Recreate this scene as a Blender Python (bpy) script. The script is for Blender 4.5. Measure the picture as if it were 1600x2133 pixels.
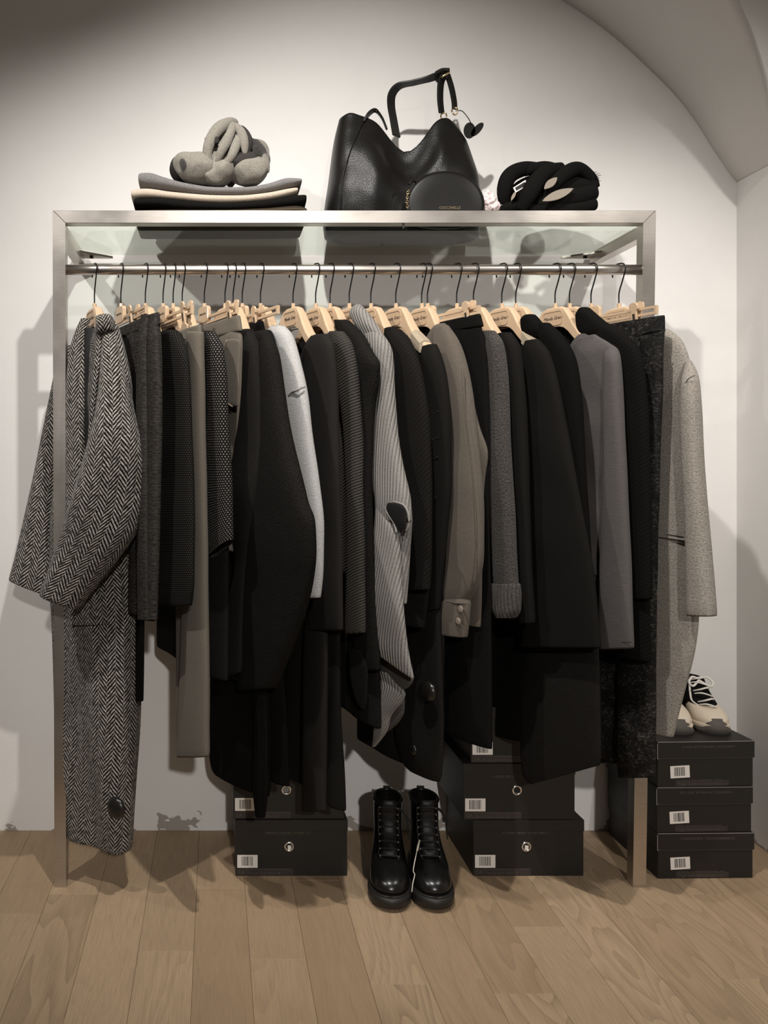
import bpy, bmesh, math, random
from mathutils import Vector, Matrix, noise

random.seed(11)
SC = bpy.context.scene
for _o in list(bpy.data.objects):
    bpy.data.objects.remove(_o)
COL = SC.collection
PI = math.pi
R = math.radians

# ------------------------------------------------------------------ camera
FPX, CX, CY = 1760.0, 450.0, 960.0      # focal length and principal point in photo pixels
D, CH = 2.2, 1.1025                     # camera distance from the rack, camera height
cam = bpy.data.cameras.new('camera')
cam.sensor_width = 36.0
cam.lens = 36.0 * FPX / 2133.0
cam.shift_x = (800.0 - CX) / 2133.0
cam.shift_y = -(1066.5 - CY) / 2133.0
cam.clip_start = 0.05
camo = bpy.data.objects.new('camera', cam)
camo.location = (0, -D, CH)
camo.rotation_euler = (R(90), 0, 0)
COL.objects.link(camo)
SC.camera = camo

# ------------------------------------------------------------------ world and lamps
world = bpy.data.worlds.new('world')
world.use_nodes = True
bg = world.node_tree.nodes['Background']
bg.inputs[0].default_value = (1.0, 0.91, 0.82, 1)
bg.inputs[1].default_value = 0.10
SC.world = world


def spot(name, loc, aim, power, size, blend, radius, col):
    l = bpy.data.lights.new(name, 'SPOT')
    l.energy = power
    l.spot_size = R(size)
    l.spot_blend = blend
    l.shadow_soft_size = radius
    l.color = col
    o = bpy.data.objects.new(name, l)
    o.location = loc
    d = Vector(aim) - Vector(loc)
    o.rotation_euler = d.to_track_quat('-Z', 'Y').to_euler()
    COL.objects.link(o)
    return o


WARM = (1.0, 0.962, 0.918)
spot('ceiling_spot_key', (0.13, -1.10, 2.68), (0.42, 0.25, 1.10), 138, 96, 1.0, 0.022, WARM)
spot('ceiling_spot_side', (-1.10, -1.15, 2.62), (-0.05, 0.30, 0.92), 92, 76, 1.0, 0.022, WARM)
spot('ceiling_spot_corner', (1.42, -0.88, 2.42), (1.15, 0.30, 0.85), 54, 84, 1.0, 0.022, WARM)
spot('front_fill_spot', (0.35, -4.60, 2.30), (0.62, 0.10, 0.45), 320, 44, 1.0, 0.06, WARM)  # fill light added far in front, brightens boxes and lower wall

vs = SC.view_settings
vs.view_transform = 'Standard'
vs.look = 'None'
vs.gamma = 1.0
vs.use_curve_mapping = False
vs.exposure = 0.0


# ------------------------------------------------------------------ helpers
def tag(o, label=None, cat=None, group=None, kind=None):
    if label: o['label'] = label
    if cat: o['category'] = cat
    if group: o['group'] = group
    if kind: o['kind'] = kind
    return o


def W(px, py, y):
    """photo pixel at depth y -> place in the room"""
    t = D + y
    return Vector(((px - CX) * t / FPX, y, CH - (py - CY) * t / FPX))


def empty(name, loc=(0, 0, 0), rz=0.0):
    o = bpy.data.objects.new(name, None)
    o.empty_display_size = 0.05
    o.location = loc
    o.rotation_euler = (0, 0, rz)
    COL.objects.link(o)
    return o


def inv(parent):
    if parent is None:
        return Matrix.Identity(4)
    m = Matrix.Translation(parent.location) @ parent.rotation_euler.to_matrix().to_4x4()
    if parent.parent is not None:
        return (inv(parent.parent).inverted() @ m).inverted()
    return m.inverted()


def link(name, me, mat, parent=None, smooth=True):
    o = bpy.data.objects.new(name, me)
    if mat is not None and len(me.materials) == 0:
        me.materials.append(mat)
    COL.objects.link(o)
    if parent is not None:
        o.parent = parent
    if smooth:
        me.polygons.foreach_set('use_smooth', [True] * len(me.polygons))
    return o


def sub(o, lv=1, rl=None):
    m = o.modifiers.new('subdivision', 'SUBSURF')
    m.levels = lv
    m.render_levels = lv if rl is None else rl
    return o


def solid(o, th, off=-1):
    m = o.modifiers.new('solidify', 'SOLIDIFY')
    m.thickness = th
    m.offset = off
    return o


def bevel(o, w, seg=2):
    m = o.modifiers.new('bevel', 'BEVEL')
    m.width = w
    m.segments = seg
    m.limit_method = 'ANGLE'
    m.angle_limit = R(40)
    return o


class MB:
    """collects faces into one mesh"""
    def __init__(s):
        s.v = []; s.f = []; s.uv = []

    def box(s, lo, hi, M=None):
        b = len(s.v)
        for z in (lo[2], hi[2]):
            for (x, y) in ((lo[0], lo[1]), (hi[0], lo[1]), (hi[0], hi[1]), (lo[0], hi[1])):
                p = Vector((x, y, z))
                s.v.append(M @ p if M else p)
        for f in ((3, 2, 1, 0), (4, 5, 6, 7), (0, 1, 5, 4), (1, 2, 6, 5), (2, 3, 7, 6), (3, 0, 4, 7)):
            s.f.append(tuple(b + i for i in f))
        return s

    def rings(s, rings, closed=True, cap0=True, cap1=True):
        b = len(s.v); n = len(rings[0])
        for r in rings:
            s.v.extend(r)
        for i in range(len(rings) - 1):
            for j in range(n if closed else n - 1):
                k = (j + 1) % n
                s.f.append((b + i * n + j, b + i * n + k, b + (i + 1) * n + k, b + (i + 1) * n + j))
        if cap0: s.f.append(tuple(b + j for j in reversed(range(n))))
        if cap1: s.f.append(tuple(b + (len(rings) - 1) * n + j for j in range(n)))
        return s

    def tube(s, pts, rad, n=8, flat=1.0, up=Vector((0, 0, 1)), cap=True):
        pts = [Vector(p) for p in pts]
        rs = []
        for i, p in enumerate(pts):
            a = pts[max(0, i - 1)]; c = pts[min(len(pts) - 1, i + 1)]
            d = (c - a).normalized()
            x = d.cross(up)
            if x.length < 1e-4: x = d.cross(Vector((1, 0, 0)))
            x.normalize()
            y = x.cross(d).normalized()
            r = rad[i] if isinstance(rad, (list, tuple)) else rad
            rs.append([p + x * (math.cos(2 * PI * k / n) * r) + y * (math.sin(2 * PI * k / n) * r * flat) for k in range(n)])
        return s.rings(rs, True, cap, cap)

    def lathe(s, prof, n=16, M=None):
        rs = []
        for (r, z) in prof:
            ring = [Vector((r * math.cos(2 * PI * k / n), r * math.sin(2 * PI * k / n), z)) for k in range(n)]
            rs.append([M @ p for p in ring] if M else ring)
        return s.rings(rs)

    def prism(s, poly, y0, y1, M=None):
        """outline given in x,z pushed through y"""
        a = [Vector((x, y0, z)) for x, z in poly]; c = [Vector((x, y1, z)) for x, z in poly]
        if M: a = [M @ p for p in a]; c = [M @ p for p in c]
        return s.rings([a, c])

    def mesh(s, name, M=None):
        me = bpy.data.meshes.new(name)
        me.from_pydata([(M @ p if M else p) for p in s.v], [], s.f)
        bm = bmesh.new(); bm.from_mesh(me)
        bmesh.ops.recalc_face_normals(bm, faces=bm.faces)
        bm.to_mesh(me); bm.free()
        return me

    def build(s, name, mat, parent=None, smooth=False, local=True):
        me = s.mesh(name, None if local else inv(parent))
        return link(name, me, mat, parent, smooth)


def copy_tree(o, parent=None):
    c = o.copy()
    COL.objects.link(c)
    c.parent = parent
    for ch in list(o.children):
        copy_tree(ch, c)
    return c


def smooth_path(pts, n=8):
    """Catmull-Rom through points"""
    pts = [Vector(p) for p in pts]
    out = []
    for i in range(len(pts) - 1):
        p0 = pts[max(0, i - 1)]; p1 = pts[i]; p2 = pts[i + 1]; p3 = pts[min(len(pts) - 1, i + 2)]
        for k in range(n):
            t = k / n
            out.append(0.5 * ((2 * p1) + (p2 - p0) * t + (2 * p0 - 5 * p1 + 4 * p2 - p3) * t * t + (3 * p1 - p0 - 3 * p2 + p3) * t ** 3))
    out.append(pts[-1])
    return out


def interp(rows, x):
    """rows [(key, a, b, ...)] -> smoothly interpolated (a, b, ...)"""
    if x <= rows[0][0]: return list(rows[0][1:])
    if x >= rows[-1][0]: return list(rows[-1][1:])
    for i in range(len(rows) - 1):
        if rows[i][0] <= x <= rows[i + 1][0]:
            break
    r0, r1 = rows[i], rows[i + 1]
    h = r1[0] - r0[0]
    t = (x - r0[0]) / h if h else 0
    out = []
    for k in range(1, len(r0)):
        d = (r1[k] - r0[k]) / h
        dl = (r0[k] - rows[i - 1][k]) / (r0[0] - rows[i - 1][0]) if i > 0 else d
        dr = (rows[i + 2][k] - r1[k]) / (rows[i + 2][0] - r1[0]) if i + 2 < len(rows) else d
        m0 = 0 if dl * d <= 0 else 2 * dl * d / (dl + d)
        m1 = 0 if dr * d <= 0 else 2 * dr * d / (dr + d)
        t2, t3 = t * t, t ** 3
        out.append((2 * t3 - 3 * t2 + 1) * r0[k] + (t3 - 2 * t2 + t) * h * m0 + (-2 * t3 + 3 * t2) * r1[k] + (t3 - t2) * h * m1)
    return out


def loft(name, rings, mat, parent, cap0=False, cap1=False, lv=1, closed=True, th=0.0, vofs=0.0):
    """rings in world space -> one cloth mesh with metre-true UVs"""
    Mi = inv(parent)
    n = len(rings[0])
    V = [Mi @ p for r in rings for p in r]
    us = []
    for r in rings:
        a = [0.0]
        for j in range(n):
            a.append(a[-1] + (r[(j + 1) % n] - r[j]).length)
        mid = a[n // 2]
        us.append([q - mid for q in a])
    vv = [vofs]
    for i in range(1, len(rings)):
        c0 = sum((p for p in rings[i - 1]), Vector()) / n
        c1 = sum((p for p in rings[i]), Vector()) / n
        vv.append(vv[-1] + (c1 - c0).length)
    F, UV = [], []
    for i in range(len(rings) - 1):
        for j in range(n if closed else n - 1):
            k = (j + 1) % n
            F.append((i * n + j, (i + 1) * n + j, (i + 1) * n + k, i * n + k))
            UV += [(us[i][j], vv[i]), (us[i + 1][j], vv[i + 1]), (us[i + 1][j + 1], vv[i + 1]), (us[i][j + 1], vv[i])]
    if cap0:
        F.append(tuple(range(n))); UV += [(us[0][j], vv[0]) for j in range(n)]
    if cap1:
        b = (len(rings) - 1) * n
        F.append(tuple(b + j for j in reversed(range(n)))); UV += [(us[-1][j], vv[-1]) for j in reversed(range(n))]
    me = bpy.data.meshes.new(name)
    me.from_pydata(V, [], F)
    uvl = me.uv_layers.new(name='UVMap')
    uvl.data.foreach_set('uv', [c for q in UV for c in q])
    o = link(name, me, mat, parent)
    if th: solid(o, th, 0)
    if lv: sub(o, lv)
    return o


TEXT_CACHE = {}


def text_mesh(body, size, ext=0.0003, shear=0.0):
    key = (body, size, ext, shear)
    if key in TEXT_CACHE: return TEXT_CACHE[key]
    cu = bpy.data.curves.new('lettering', 'FONT')
    cu.body = body; cu.size = size; cu.extrude = ext; cu.shear = shear
    cu.align_x = 'CENTER'; cu.align_y = 'CENTER'; cu.resolution_u = 2
    o = bpy.data.objects.new('lettering_source', cu)
    COL.objects.link(o)
    dg = bpy.context.evaluated_depsgraph_get()
    me = bpy.data.meshes.new_from_object(o.evaluated_get(dg))
    bpy.data.objects.remove(o)
    TEXT_CACHE[key] = me
    return me


def text(name, body, size, mat, parent, loc, rot=(R(90), 0, 0), shear=0.0):
    me = text_mesh(body, size, 0.0003, shear).copy()
    me.materials.clear()
    o = link(name, me, mat, parent, False)
    o.location = loc
    o.rotation_euler = rot
    return o


# ------------------------------------------------------------------ materials
class NT:
    def __init__(s, name):
        s.m = bpy.data.materials.new(name)
        s.m.use_nodes = True
        s.t = s.m.node_tree
        s.b = s.t.nodes['Principled BSDF']
        s.out = s.t.nodes['Material Output']

    def n(s, typ, **kw):
        o = s.t.nodes.new(typ)
        for k, v in kw.items(): setattr(o, k, v)
        return o

    def l(s, a, b):
        s.t.links.new(a, b)

    def val(s, sock, v):
        if hasattr(v, 'is_output'): s.l(v, sock)
        else: sock.default_value = v

    def math(s, op, a, b=0.0, c=0.0):
        o = s.n('ShaderNodeMath', operation=op)
        s.val(o.inputs[0], a); s.val(o.inputs[1], b); s.val(o.inputs[2], c)
        return o.outputs[0]

    def uv(s, ofs=True):
        tc = s.n('ShaderNodeTexCoord')
        return tc.outputs['UV']

    def obj(s):
        return s.n('ShaderNodeTexCoord').outputs['Object']

    def sep(s, v):
        o = s.n('ShaderNodeSeparateXYZ'); s.l(v, o.inputs[0]); return o.outputs

    def comb(s, x, y, z=0.0):
        o = s.n('ShaderNodeCombineXYZ')
        s.val(o.inputs[0], x); s.val(o.inputs[1], y); s.val(o.inputs[2], z)
        return o.outputs[0]

    def noise(s, vec, scale, detail=2, rough=0.5, dist=0.0):
        o = s.n('ShaderNodeTexNoise')
        s.l(vec, o.inputs['Vector'])
        o.inputs['Scale'].default_value = scale
        o.inputs['Detail'].default_value = detail
        o.inputs['Roughness'].default_value = rough
        o.inputs['Distortion'].default_value = dist
        return o.outputs[0]

    def ramp(s, fac, stops, interp='LINEAR'):
        o = s.n('ShaderNodeValToRGB')
        o.color_ramp.interpolation = interp
        e = o.color_ramp.elements
        while len(e) < len(stops): e.new(0.5)
        for i, (p, c) in enumerate(stops):
            e[i].position = p
            e[i].color = tuple(c) + (1,) if len(c) == 3 else c
        s.l(fac, o.inputs[0])
        return o.outputs[0]

    def mix(s, fac, a, b, mode='MIX'):
        o = s.n('ShaderNodeMix', data_type='RGBA', blend_type=mode)
        s.val(o.inputs[0], fac)
        for k, v in ((6, a), (7, b)):
            if hasattr(v, 'is_output'): s.l(v, o.inputs[k])
            else: o.inputs[k].default_value = tuple(v) + (1,) if len(v) == 3 else v
        return o.outputs[2]

    def bump(s, h, strength=0.3, dist=0.002):
        o = s.n('ShaderNodeBump')
        o.inputs['Strength'].default_value = strength
        o.inputs['Distance'].default_value = dist
        s.l(h, o.inputs['Height'])
        s.l(o.outputs[0], s.b.inputs['Normal'])

    def set(s, color=None, rough=None, metal=None, sheen=None, spec=None, coat=None):
        if color is not None:
            if hasattr(color, 'is_output'): s.l(color, s.b.inputs['Base Color'])
            else: s.b.inputs['Base Color'].default_value = tuple(color) + (1,)
        if rough is not None: s.val(s.b.inputs['Roughness'], rough)
        if metal is not None: s.b.inputs['Metallic'].default_value = metal
        if sheen is not None:
            s.b.inputs['Sheen Weight'].default_value = sheen
            s.b.inputs['Sheen Roughness'].default_value = 0.5
        if spec is not None: s.b.inputs['Specular IOR Level'].default_value = spec
        if coat is not None: s.b.inputs['Coat Weight'].default_value = coat
        return s.m


def plain(name, c, rough=0.5, metal=0.0, spec=0.5, coat=0.0, nb=0.0, ns=200):
    t = NT(name)
    if nb: t.bump(t.noise(t.obj(), ns, 3), nb, 0.001)
    return t.set(c, rough, metal, spec=spec, coat=coat)


def sc3(c, k):
    return tuple(min(1.0, x * k) for x in c)


def cloth(name, c, var=0.35, scale=350.0, bump=0.5, sheen=0.15, stretch=(1, 1), bdist=0.002, broad=0.25):
    """plain or felted fabric: fine mottling in true scale"""
    t = NT(name)
    u, v, _ = t.sep(t.uv())
    vec = t.comb(t.math('MULTIPLY', u, stretch[0]), t.math('MULTIPLY', v, stretch[1]))
    n1 = t.noise(vec, scale, 3, 0.65)
    n2 = t.noise(vec, scale * 0.12, 2, 0.6)
    col = t.ramp(n1, [(0.30, sc3(c, 1 - var)), (0.70, sc3(c, 1 + var))])
    col = t.mix(broad, col, t.ramp(n2, [(0.3, sc3(c, 1 - var * .5)), (0.7, sc3(c, 1 + var * .5))]))
    t.bump(n1, bump, bdist)
    return t.set(col, 0.92, sheen=sheen, spec=0.04)


def ribbed(name, c, period=0.008, ang=0.0, depth=0.9, var=0.3, sheen=0.1, scale=300.0, lo=0.45):
    """knit with ribs: rib lines as relief, with groove shade put into the colour"""
    t = NT(name)
    u, v, _ = t.sep(t.uv())
    q = t.math('ADD', t.math('MULTIPLY', u, math.cos(ang)), t.math('MULTIPLY', v, math.sin(ang)))
    w = t.math('SINE', t.math('MULTIPLY', q, 2 * PI / period))
    w = t.math('MULTIPLY_ADD', w, 0.5, 0.5)
    w = t.math('POWER', w, 0.6)
    vec = t.comb(u, v)
    n1 = t.noise(vec, scale, 3, 0.65)
    col = t.ramp(n1, [(0.30, sc3(c, 1 - var)), (0.70, sc3(c, 1 + var))])
    groove_shade = t.ramp(w, [(0.0, (lo, lo, lo)), (0.6, (1, 1, 1))])  # valleys between ribs darkened: shade painted into the colour
    col = t.mix(1.0, col, groove_shade, 'MULTIPLY')
    h = t.math('MULTIPLY_ADD', n1, 0.35, w)
    t.bump(h, depth, 0.003)
    return t.set(col, 0.92, sheen=sheen, spec=0.04)


def herringbone(name):
    t = NT(name)
    u, v, _ = t.sep(t.uv())
    vec = t.comb(u, v)
    wob = t.noise(vec, 26.0, 2, 0.5)
    uu = t.math('ADD', t.math('ADD', u, 10.0), t.math('MULTIPLY', wob, 0.006))
    w = 0.0205
    tri = t.math('PINGPONG', uu, w)
    odd = t.math('FLOOR', t.math('DIVIDE', uu, w))
    odd = t.math('MULTIPLY', t.math('MODULO', odd, 2.0), 0.5)
    fine = t.noise(vec, 420.0, 2, 0.6)
    ph = t.math('DIVIDE', t.math('MULTIPLY_ADD', tri, 1.25, v), 0.0108)
    ph = t.math('ADD', t.math('ADD', ph, odd), t.math('MULTIPLY', fine, 0.42))
    s = t.math('MULTIPLY_ADD', t.math('SINE', t.math('MULTIPLY', ph, 2 * PI)), 0.5, 0.5)
    col = t.ramp(s, [(0.40, (0.006, 0.0055, 0.005)), (0.66, (0.50, 0.46, 0.41))])
    pat = t.noise(vec, 90.0, 3, 0.7)
    col = t.mix(1.0, col, t.ramp(pat, [(0.36, (0.20, 0.19, 0.18)), (0.60, (1, 1, 1))]), 'MULTIPLY')
    t.bump(t.math('ADD', s, fine), 0.8, 0.0025)
    return t.set(col, 0.95, sheen=0.1, spec=0.1)


def weave(name, c0, c1, period=0.0065, thr=0.55):
    """two-tone basket weave with pale floats in staggered rows"""
    t = NT(name)
    u, v, _ = t.sep(t.uv())
    vec = t.comb(u, v)
    row = t.math('FLOOR', t.math('DIVIDE', v, period))
    sh = t.math('MULTIPLY', t.math('MODULO', t.math('ABSOLUTE', row), 2.0), 0.5)
    fu = t.math('SINE', t.math('MULTIPLY', t.math('ADD', t.math('DIVIDE', u, period * 1.3), sh), 2 * PI))
    fv = t.math('ABSOLUTE', t.math('SINE', t.math('MULTIPLY', t.math('DIVIDE', v, period), PI)))
    f = t.math('MULTIPLY', t.math('MULTIPLY_ADD', fu, 0.5, 0.5), fv)
    n1 = t.noise(vec, 260, 2, 0.6)
    f2 = t.math('ADD', f, t.math('MULTIPLY_ADD', n1, 0.6, -0.3))
    col = t.ramp(f2, [(thr, c0), (thr + 0.25, c1)])
    t.bump(f, 0.8, 0.002)
    return t.set(col, 0.9, spec=0.05)


M = {}
M['herring'] = herringbone('herringbone_tweed')
M['melange'] = cloth('slub_melange', (0.034, 0.0305, 0.028), 0.9, 260, 0.6, 0.0, (0.22, 1.0))
M['diamond'] = weave('charcoal_basket_weave', (0.009, 0.0083, 0.0075), (0.036, 0.033, 0.030), 0.0052, 0.42)
M['taupe'] = cloth('taupe_suede', (0.128, 0.110, 0.088), 0.10, 250, 0.25, 0.05)
M['taupe_shirt'] = cloth('taupe_velvet', (0.102, 0.086, 0.070), 0.10, 120, 0.25, 0.08)
M['dots'] = weave('black_white_boucle', (0.010, 0.009, 0.0085), (0.19, 0.175, 0.16), 0.0058, 0.52)
M['black_wool'] = cloth('black_boiled_wool', (0.0112, 0.0102, 0.0092), 0.55, 230, 0.8, 0.0)
M['black_wool2'] = cloth('black_felt', (0.0125, 0.0114, 0.0104), 0.4, 300, 0.6, 0.0)
M['black_jersey'] = cloth('black_jersey', (0.0098, 0.0090, 0.0082), 0.12, 600, 0.15, 0.0)
M['black_deep'] = cloth('black_crepe', (0.0052, 0.0048, 0.0044), 0.2, 400, 0.3, 0.0)
M['char_jersey'] = cloth('charcoal_jersey', (0.0185, 0.0168, 0.0154), 0.10, 600, 0.15, 0.0)
M['light_grey'] = cloth('light_grey_cashmere', (0.40, 0.39, 0.38), 0.24, 240, 0.5, 0.1)
M['rib_char'] = ribbed('charcoal_rib_knit', (0.052, 0.047, 0.042), 0.0066, R(58), 0.6, 0.3, 0.0, lo=0.50)
M['rib_char_h'] = ribbed('charcoal_cross_rib_knit', (0.048, 0.0435, 0.039), 0.0066, R(72), 0.6, 0.3, 0.0, lo=0.50)
M['rib_grey'] = ribbed('light_grey_rib_knit', (0.235, 0.220, 0.204), 0.0092, R(14), 0.7, 0.28, 0.05, lo=0.58)
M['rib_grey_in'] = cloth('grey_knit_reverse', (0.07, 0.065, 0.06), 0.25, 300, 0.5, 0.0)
M['rib_black'] = ribbed('black_rib_knit', (0.0112, 0.0102, 0.0093), 0.0085, R(50), 0.22, 0.25, 0.0, lo=0.72)
M['rib_black2'] = ribbed('black_diagonal_knit', (0.0068, 0.0063, 0.0058), 0.0085, R(60), 0.15, 0.25, 0.0, lo=0.78)
M['black_puff'] = cloth('black_quilted_cotton', (0.0105, 0.0097, 0.0088), 0.15, 400, 0.25, 0.0)
M['corduroy'] = ribbed('black_fine_corduroy', (0.0072, 0.0066, 0.006), 0.004, 0.0, 0.3, 0.3, 0.0, lo=0.75)
M['mohair'] = cloth('charcoal_mohair', (0.056, 0.050, 0.046), 0.75, 230, 1.0, 0.08, bdist=0.004)
M['mohair_rib'] = ribbed('charcoal_mohair_rib', (0.066, 0.059, 0.054), 0.010, 0.0, 0.8, 0.6, 0.08, 230, 0.6)
M['grey_tee'] = cloth('grey_slub_jersey', (0.086, 0.078, 0.075), 0.14, 300, 0.2, 0.03, (0.15, 1.0))


def crackled():
    t = NT('crackled_black_denim')
    u, v, _ = t.sep(t.uv())
    vec = t.comb(u, t.math('MULTIPLY', v, 1.6))
    n1 = t.noise(vec, 110, 4, 0.75, 0.4)
    n2 = t.noise(vec, 14, 2, 0.6)
    f = t.math('MULTIPLY_ADD', n2, 0.35, t.math('MULTIPLY', n1, 0.75))
    col = t.ramp(f, [(0.50, (0.0062, 0.0057, 0.0052)), (0.60, (0.016, 0.0148, 0.0135)), (0.70, (0.075, 0.069, 0.063))])
    t.bump(n1, 0.8, 0.002)
    return t.set(col, 0.65, spec=0.12)


M['denim'] = crackled()
M['coat_grey'] = cloth('grey_wool_felt', (0.265, 0.239, 0.208), 0.5, 230, 0.7, 0.05)
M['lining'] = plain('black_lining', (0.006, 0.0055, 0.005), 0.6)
M['seam_dark'] = plain('dark_seam', (0.02, 0.018, 0.016), 0.9)
M['seam_grey'] = plain('grey_seam_thread', (0.22, 0.21, 0.20), 0.9)
M['thread'] = plain('tan_thread', (0.30, 0.22, 0.15), 0.9)
M['button'] = plain('dark_button', (0.010, 0.009, 0.008), 0.28, spec=0.5)
M['shell'] = plain('taupe_button', (0.22, 0.18, 0.145), 0.3)
M['steel'] = None
M['black_steel'] = plain('black_steel_wire', (0.018, 0.016, 0.015), 0.28, 0.7)
M['hanger'] = plain('beige_moulded_plastic', (0.56, 0.405, 0.265), 0.36, spec=0.4, coat=0.1)
M['hanger_dk'] = plain('beige_plastic_recess', (0.50, 0.355, 0.23), 0.45, spec=0.4)
M['grip'] = plain('clear_rubber_grip', (0.36, 0.30, 0.22), 0.25, spec=0.6)
M['ink'] = plain('black_ink', (0.02, 0.015, 0.012), 0.7)
M['leather'] = None
M['gold'] = plain('gold_metal', (0.85, 0.66, 0.38), 0.25, 1.0)
M['card'] = plain('black_card', (0.0150, 0.0130, 0.0112), 0.5, spec=0.35)
M['card_in'] = plain('dark_box_inside', (0.006, 0.005, 0.005), 0.9)
M['card_edge'] = plain('worn_card_edge', (0.33, 0.30, 0.27), 0.8)
M['label'] = plain('white_label', (0.78, 0.74, 0.69), 0.6)
M['print'] = plain('grey_print', (0.085, 0.068, 0.058), 0.7)
M['print2'] = plain('dim_print_panel', (0.030, 0.023, 0.020), 0.6)
M['print_green'] = plain('olive_print', (0.075, 0.072, 0.045), 0.7)
M['chrome'] = plain('chrome', (0.80, 0.76, 0.70), 0.18, 1.0)
M['rubber'] = plain('black_rubber', (0.014, 0.0125, 0.011), 0.5, spec=0.4)
M['lace'] = plain('black_lace', (0.009, 0.008, 0.0075), 0.8)
M['white_plastic'] = plain('white_plastic_loop', (0.75, 0.70, 0.62), 0.4)
M['cream_leather'] = plain('cream_leather', (0.70, 0.60, 0.47), 0.45)
M['white_lace'] = plain('white_lace', (0.78, 0.74, 0.68), 0.8)
M['grey_rubber'] = plain('grey_rubber', (0.10, 0.085, 0.075), 0.7)
M['tissue'] = plain('pale_pink_tissue', (0.70, 0.58, 0.57), 0.7)
M['cream_knit'] = cloth('cream_wool', (0.52, 0.435, 0.35), 0.15, 260, 0.7, 0.25)
M['blue_grey'] = cloth('grey_wool_knit', (0.185, 0.176, 0.172), 0.30, 240, 0.8, 0.08)
M['brown_rib'] = ribbed('dark_brown_rib_knit', (0.062, 0.048, 0.034), 0.011, R(0), 1.0, 0.3, 0.0, lo=0.25)
M['fold_black'] = cloth('folded_black_wool', (0.0075, 0.007, 0.0064), 0.3, 260, 0.6, 0.0)
M['scarf_dark'] = cloth('scarf_dark_print', (0.040, 0.037, 0.034), 0.4, 240, 0.7, 0.0)
M['leaf'] = plain('taupe_leaf_print', (0.24, 0.205, 0.165), 0.95, nb=0.6, ns=900)


def make_steel():
    t = NT('brushed_steel')
    o = t.obj()
    mp = t.n('ShaderNodeMapping')
    mp.inputs['Scale'].default_value = (1.2, 60, 60)
    t.l(o, mp.inputs[0])
    n1 = t.noise(mp.outputs[0], 14, 3, 0.6)
    n2 = t.noise(o, 5, 3, 0.6)
    r = t.math('MULTIPLY_ADD', n2, 0.22, 0.20)
    col = t.ramp(n1, [(0.3, (0.50, 0.46, 0.42)), (0.7, (0.62, 0.575, 0.53))])
    t.bump(n1, 0.06, 0.001)
    return t.set(col, r, 1.0)


M['steel'] = make_steel()


def make_leather():
    t = NT('black_pebbled_leather')
    o = t.obj()
    v = t.n('ShaderNodeTexVoronoi')
    v.inputs['Scale'].default_value = 420
    t.l(o, v.inputs['Vector'])
    n = t.noise(o, 9, 3, 0.6)
    h = t.math('MULTIPLY_ADD', v.outputs[0], 0.8, n)
    t.bump(h, 0.35, 0.0015)
    return t.set((0.0055, 0.0050, 0.0045), 0.36, spec=0.28)


M['leather'] = make_leather()
M['leather_smooth'] = plain('black_smooth_leather', (0.0085, 0.0078, 0.007), 0.42, spec=0.22, nb=0.15, ns=700)
M['boot_leather'] = plain('black_polished_leather', (0.0065, 0.0058, 0.0052), 0.26, spec=0.42, nb=0.08, ns=120)


def make_scarf():
    t = NT('grey_printed_scarf')
    o = t.obj()
    mp = t.n('ShaderNodeMapping')
    mp.inputs['Location'].default_value = (0.52, 0.31, 0.12)
    t.l(o, mp.inputs[0])
    f = t.noise(o, 320, 3, 0.7)
    b = t.noise(mp.outputs[0], 8.5, 1, 0.4, 0.6)
    c = t.ramp(f, [(0.3, (0.165, 0.152, 0.128)), (0.7, (0.32, 0.295, 0.252))])
    d = t.ramp(f, [(0.3, (0.03, 0.028, 0.026)), (0.7, (0.075, 0.07, 0.064))])
    col = t.mix(t.ramp(b, [(0.64, (0, 0, 0)), (0.655, (1, 1, 1))]), c, d)
    t.bump(f, 0.7, 0.002)
    return t.set(col, 0.95, sheen=0.2, spec=0.1)


M['scarf'] = make_scarf()


def make_wall(name, c, dirt=True):
    t = NT(name)
    g = t.n('ShaderNodeNewGeometry').outputs['Position']
    x, y, z = t.sep(g)
    n = t.noise(g, 3.0, 4, 0.6)
    n2 = t.noise(g, 60.0, 3, 0.6)
    col = t.ramp(n, [(0.3, sc3(c, 0.965)), (0.7, sc3(c, 1.02))])
    if dirt:
        # knocked-off plaster just above the floor
        mp = t.n('ShaderNodeMapping')
        mp.inputs['Scale'].default_value = (1, 1, 1.6)
        mp.inputs['Location'].default_value = (0.3, 0.0, 0.0)
        t.l(g, mp.inputs[0])
        p = t.noise(mp.outputs[0], 9.0, 3, 0.6)
        low = t.math('MULTIPLY', t.math('SUBTRACT', 0.09, z), 2.6)
        chip = t.ramp(t.math('ADD', p, low), [(0.752, (0, 0, 0)), (0.762, (1, 1, 1))])
        inside = t.math('LESS_THAN', z, 0.10)
        chip = t.math('MULTIPLY', t.math('MULTIPLY', chip, inside), 0.75)
        col = t.mix(chip, col, (0.23, 0.185, 0.15))
    t.bump(t.math('MULTIPLY_ADD', n2, 0.3, n), 0.18, 0.006)
    return t.set(col, 0.9, spec=0.2)


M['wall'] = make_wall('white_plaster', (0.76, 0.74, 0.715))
M['vault'] = make_wall('vault_plaster', (0.66, 0.635, 0.605), False)


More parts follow.
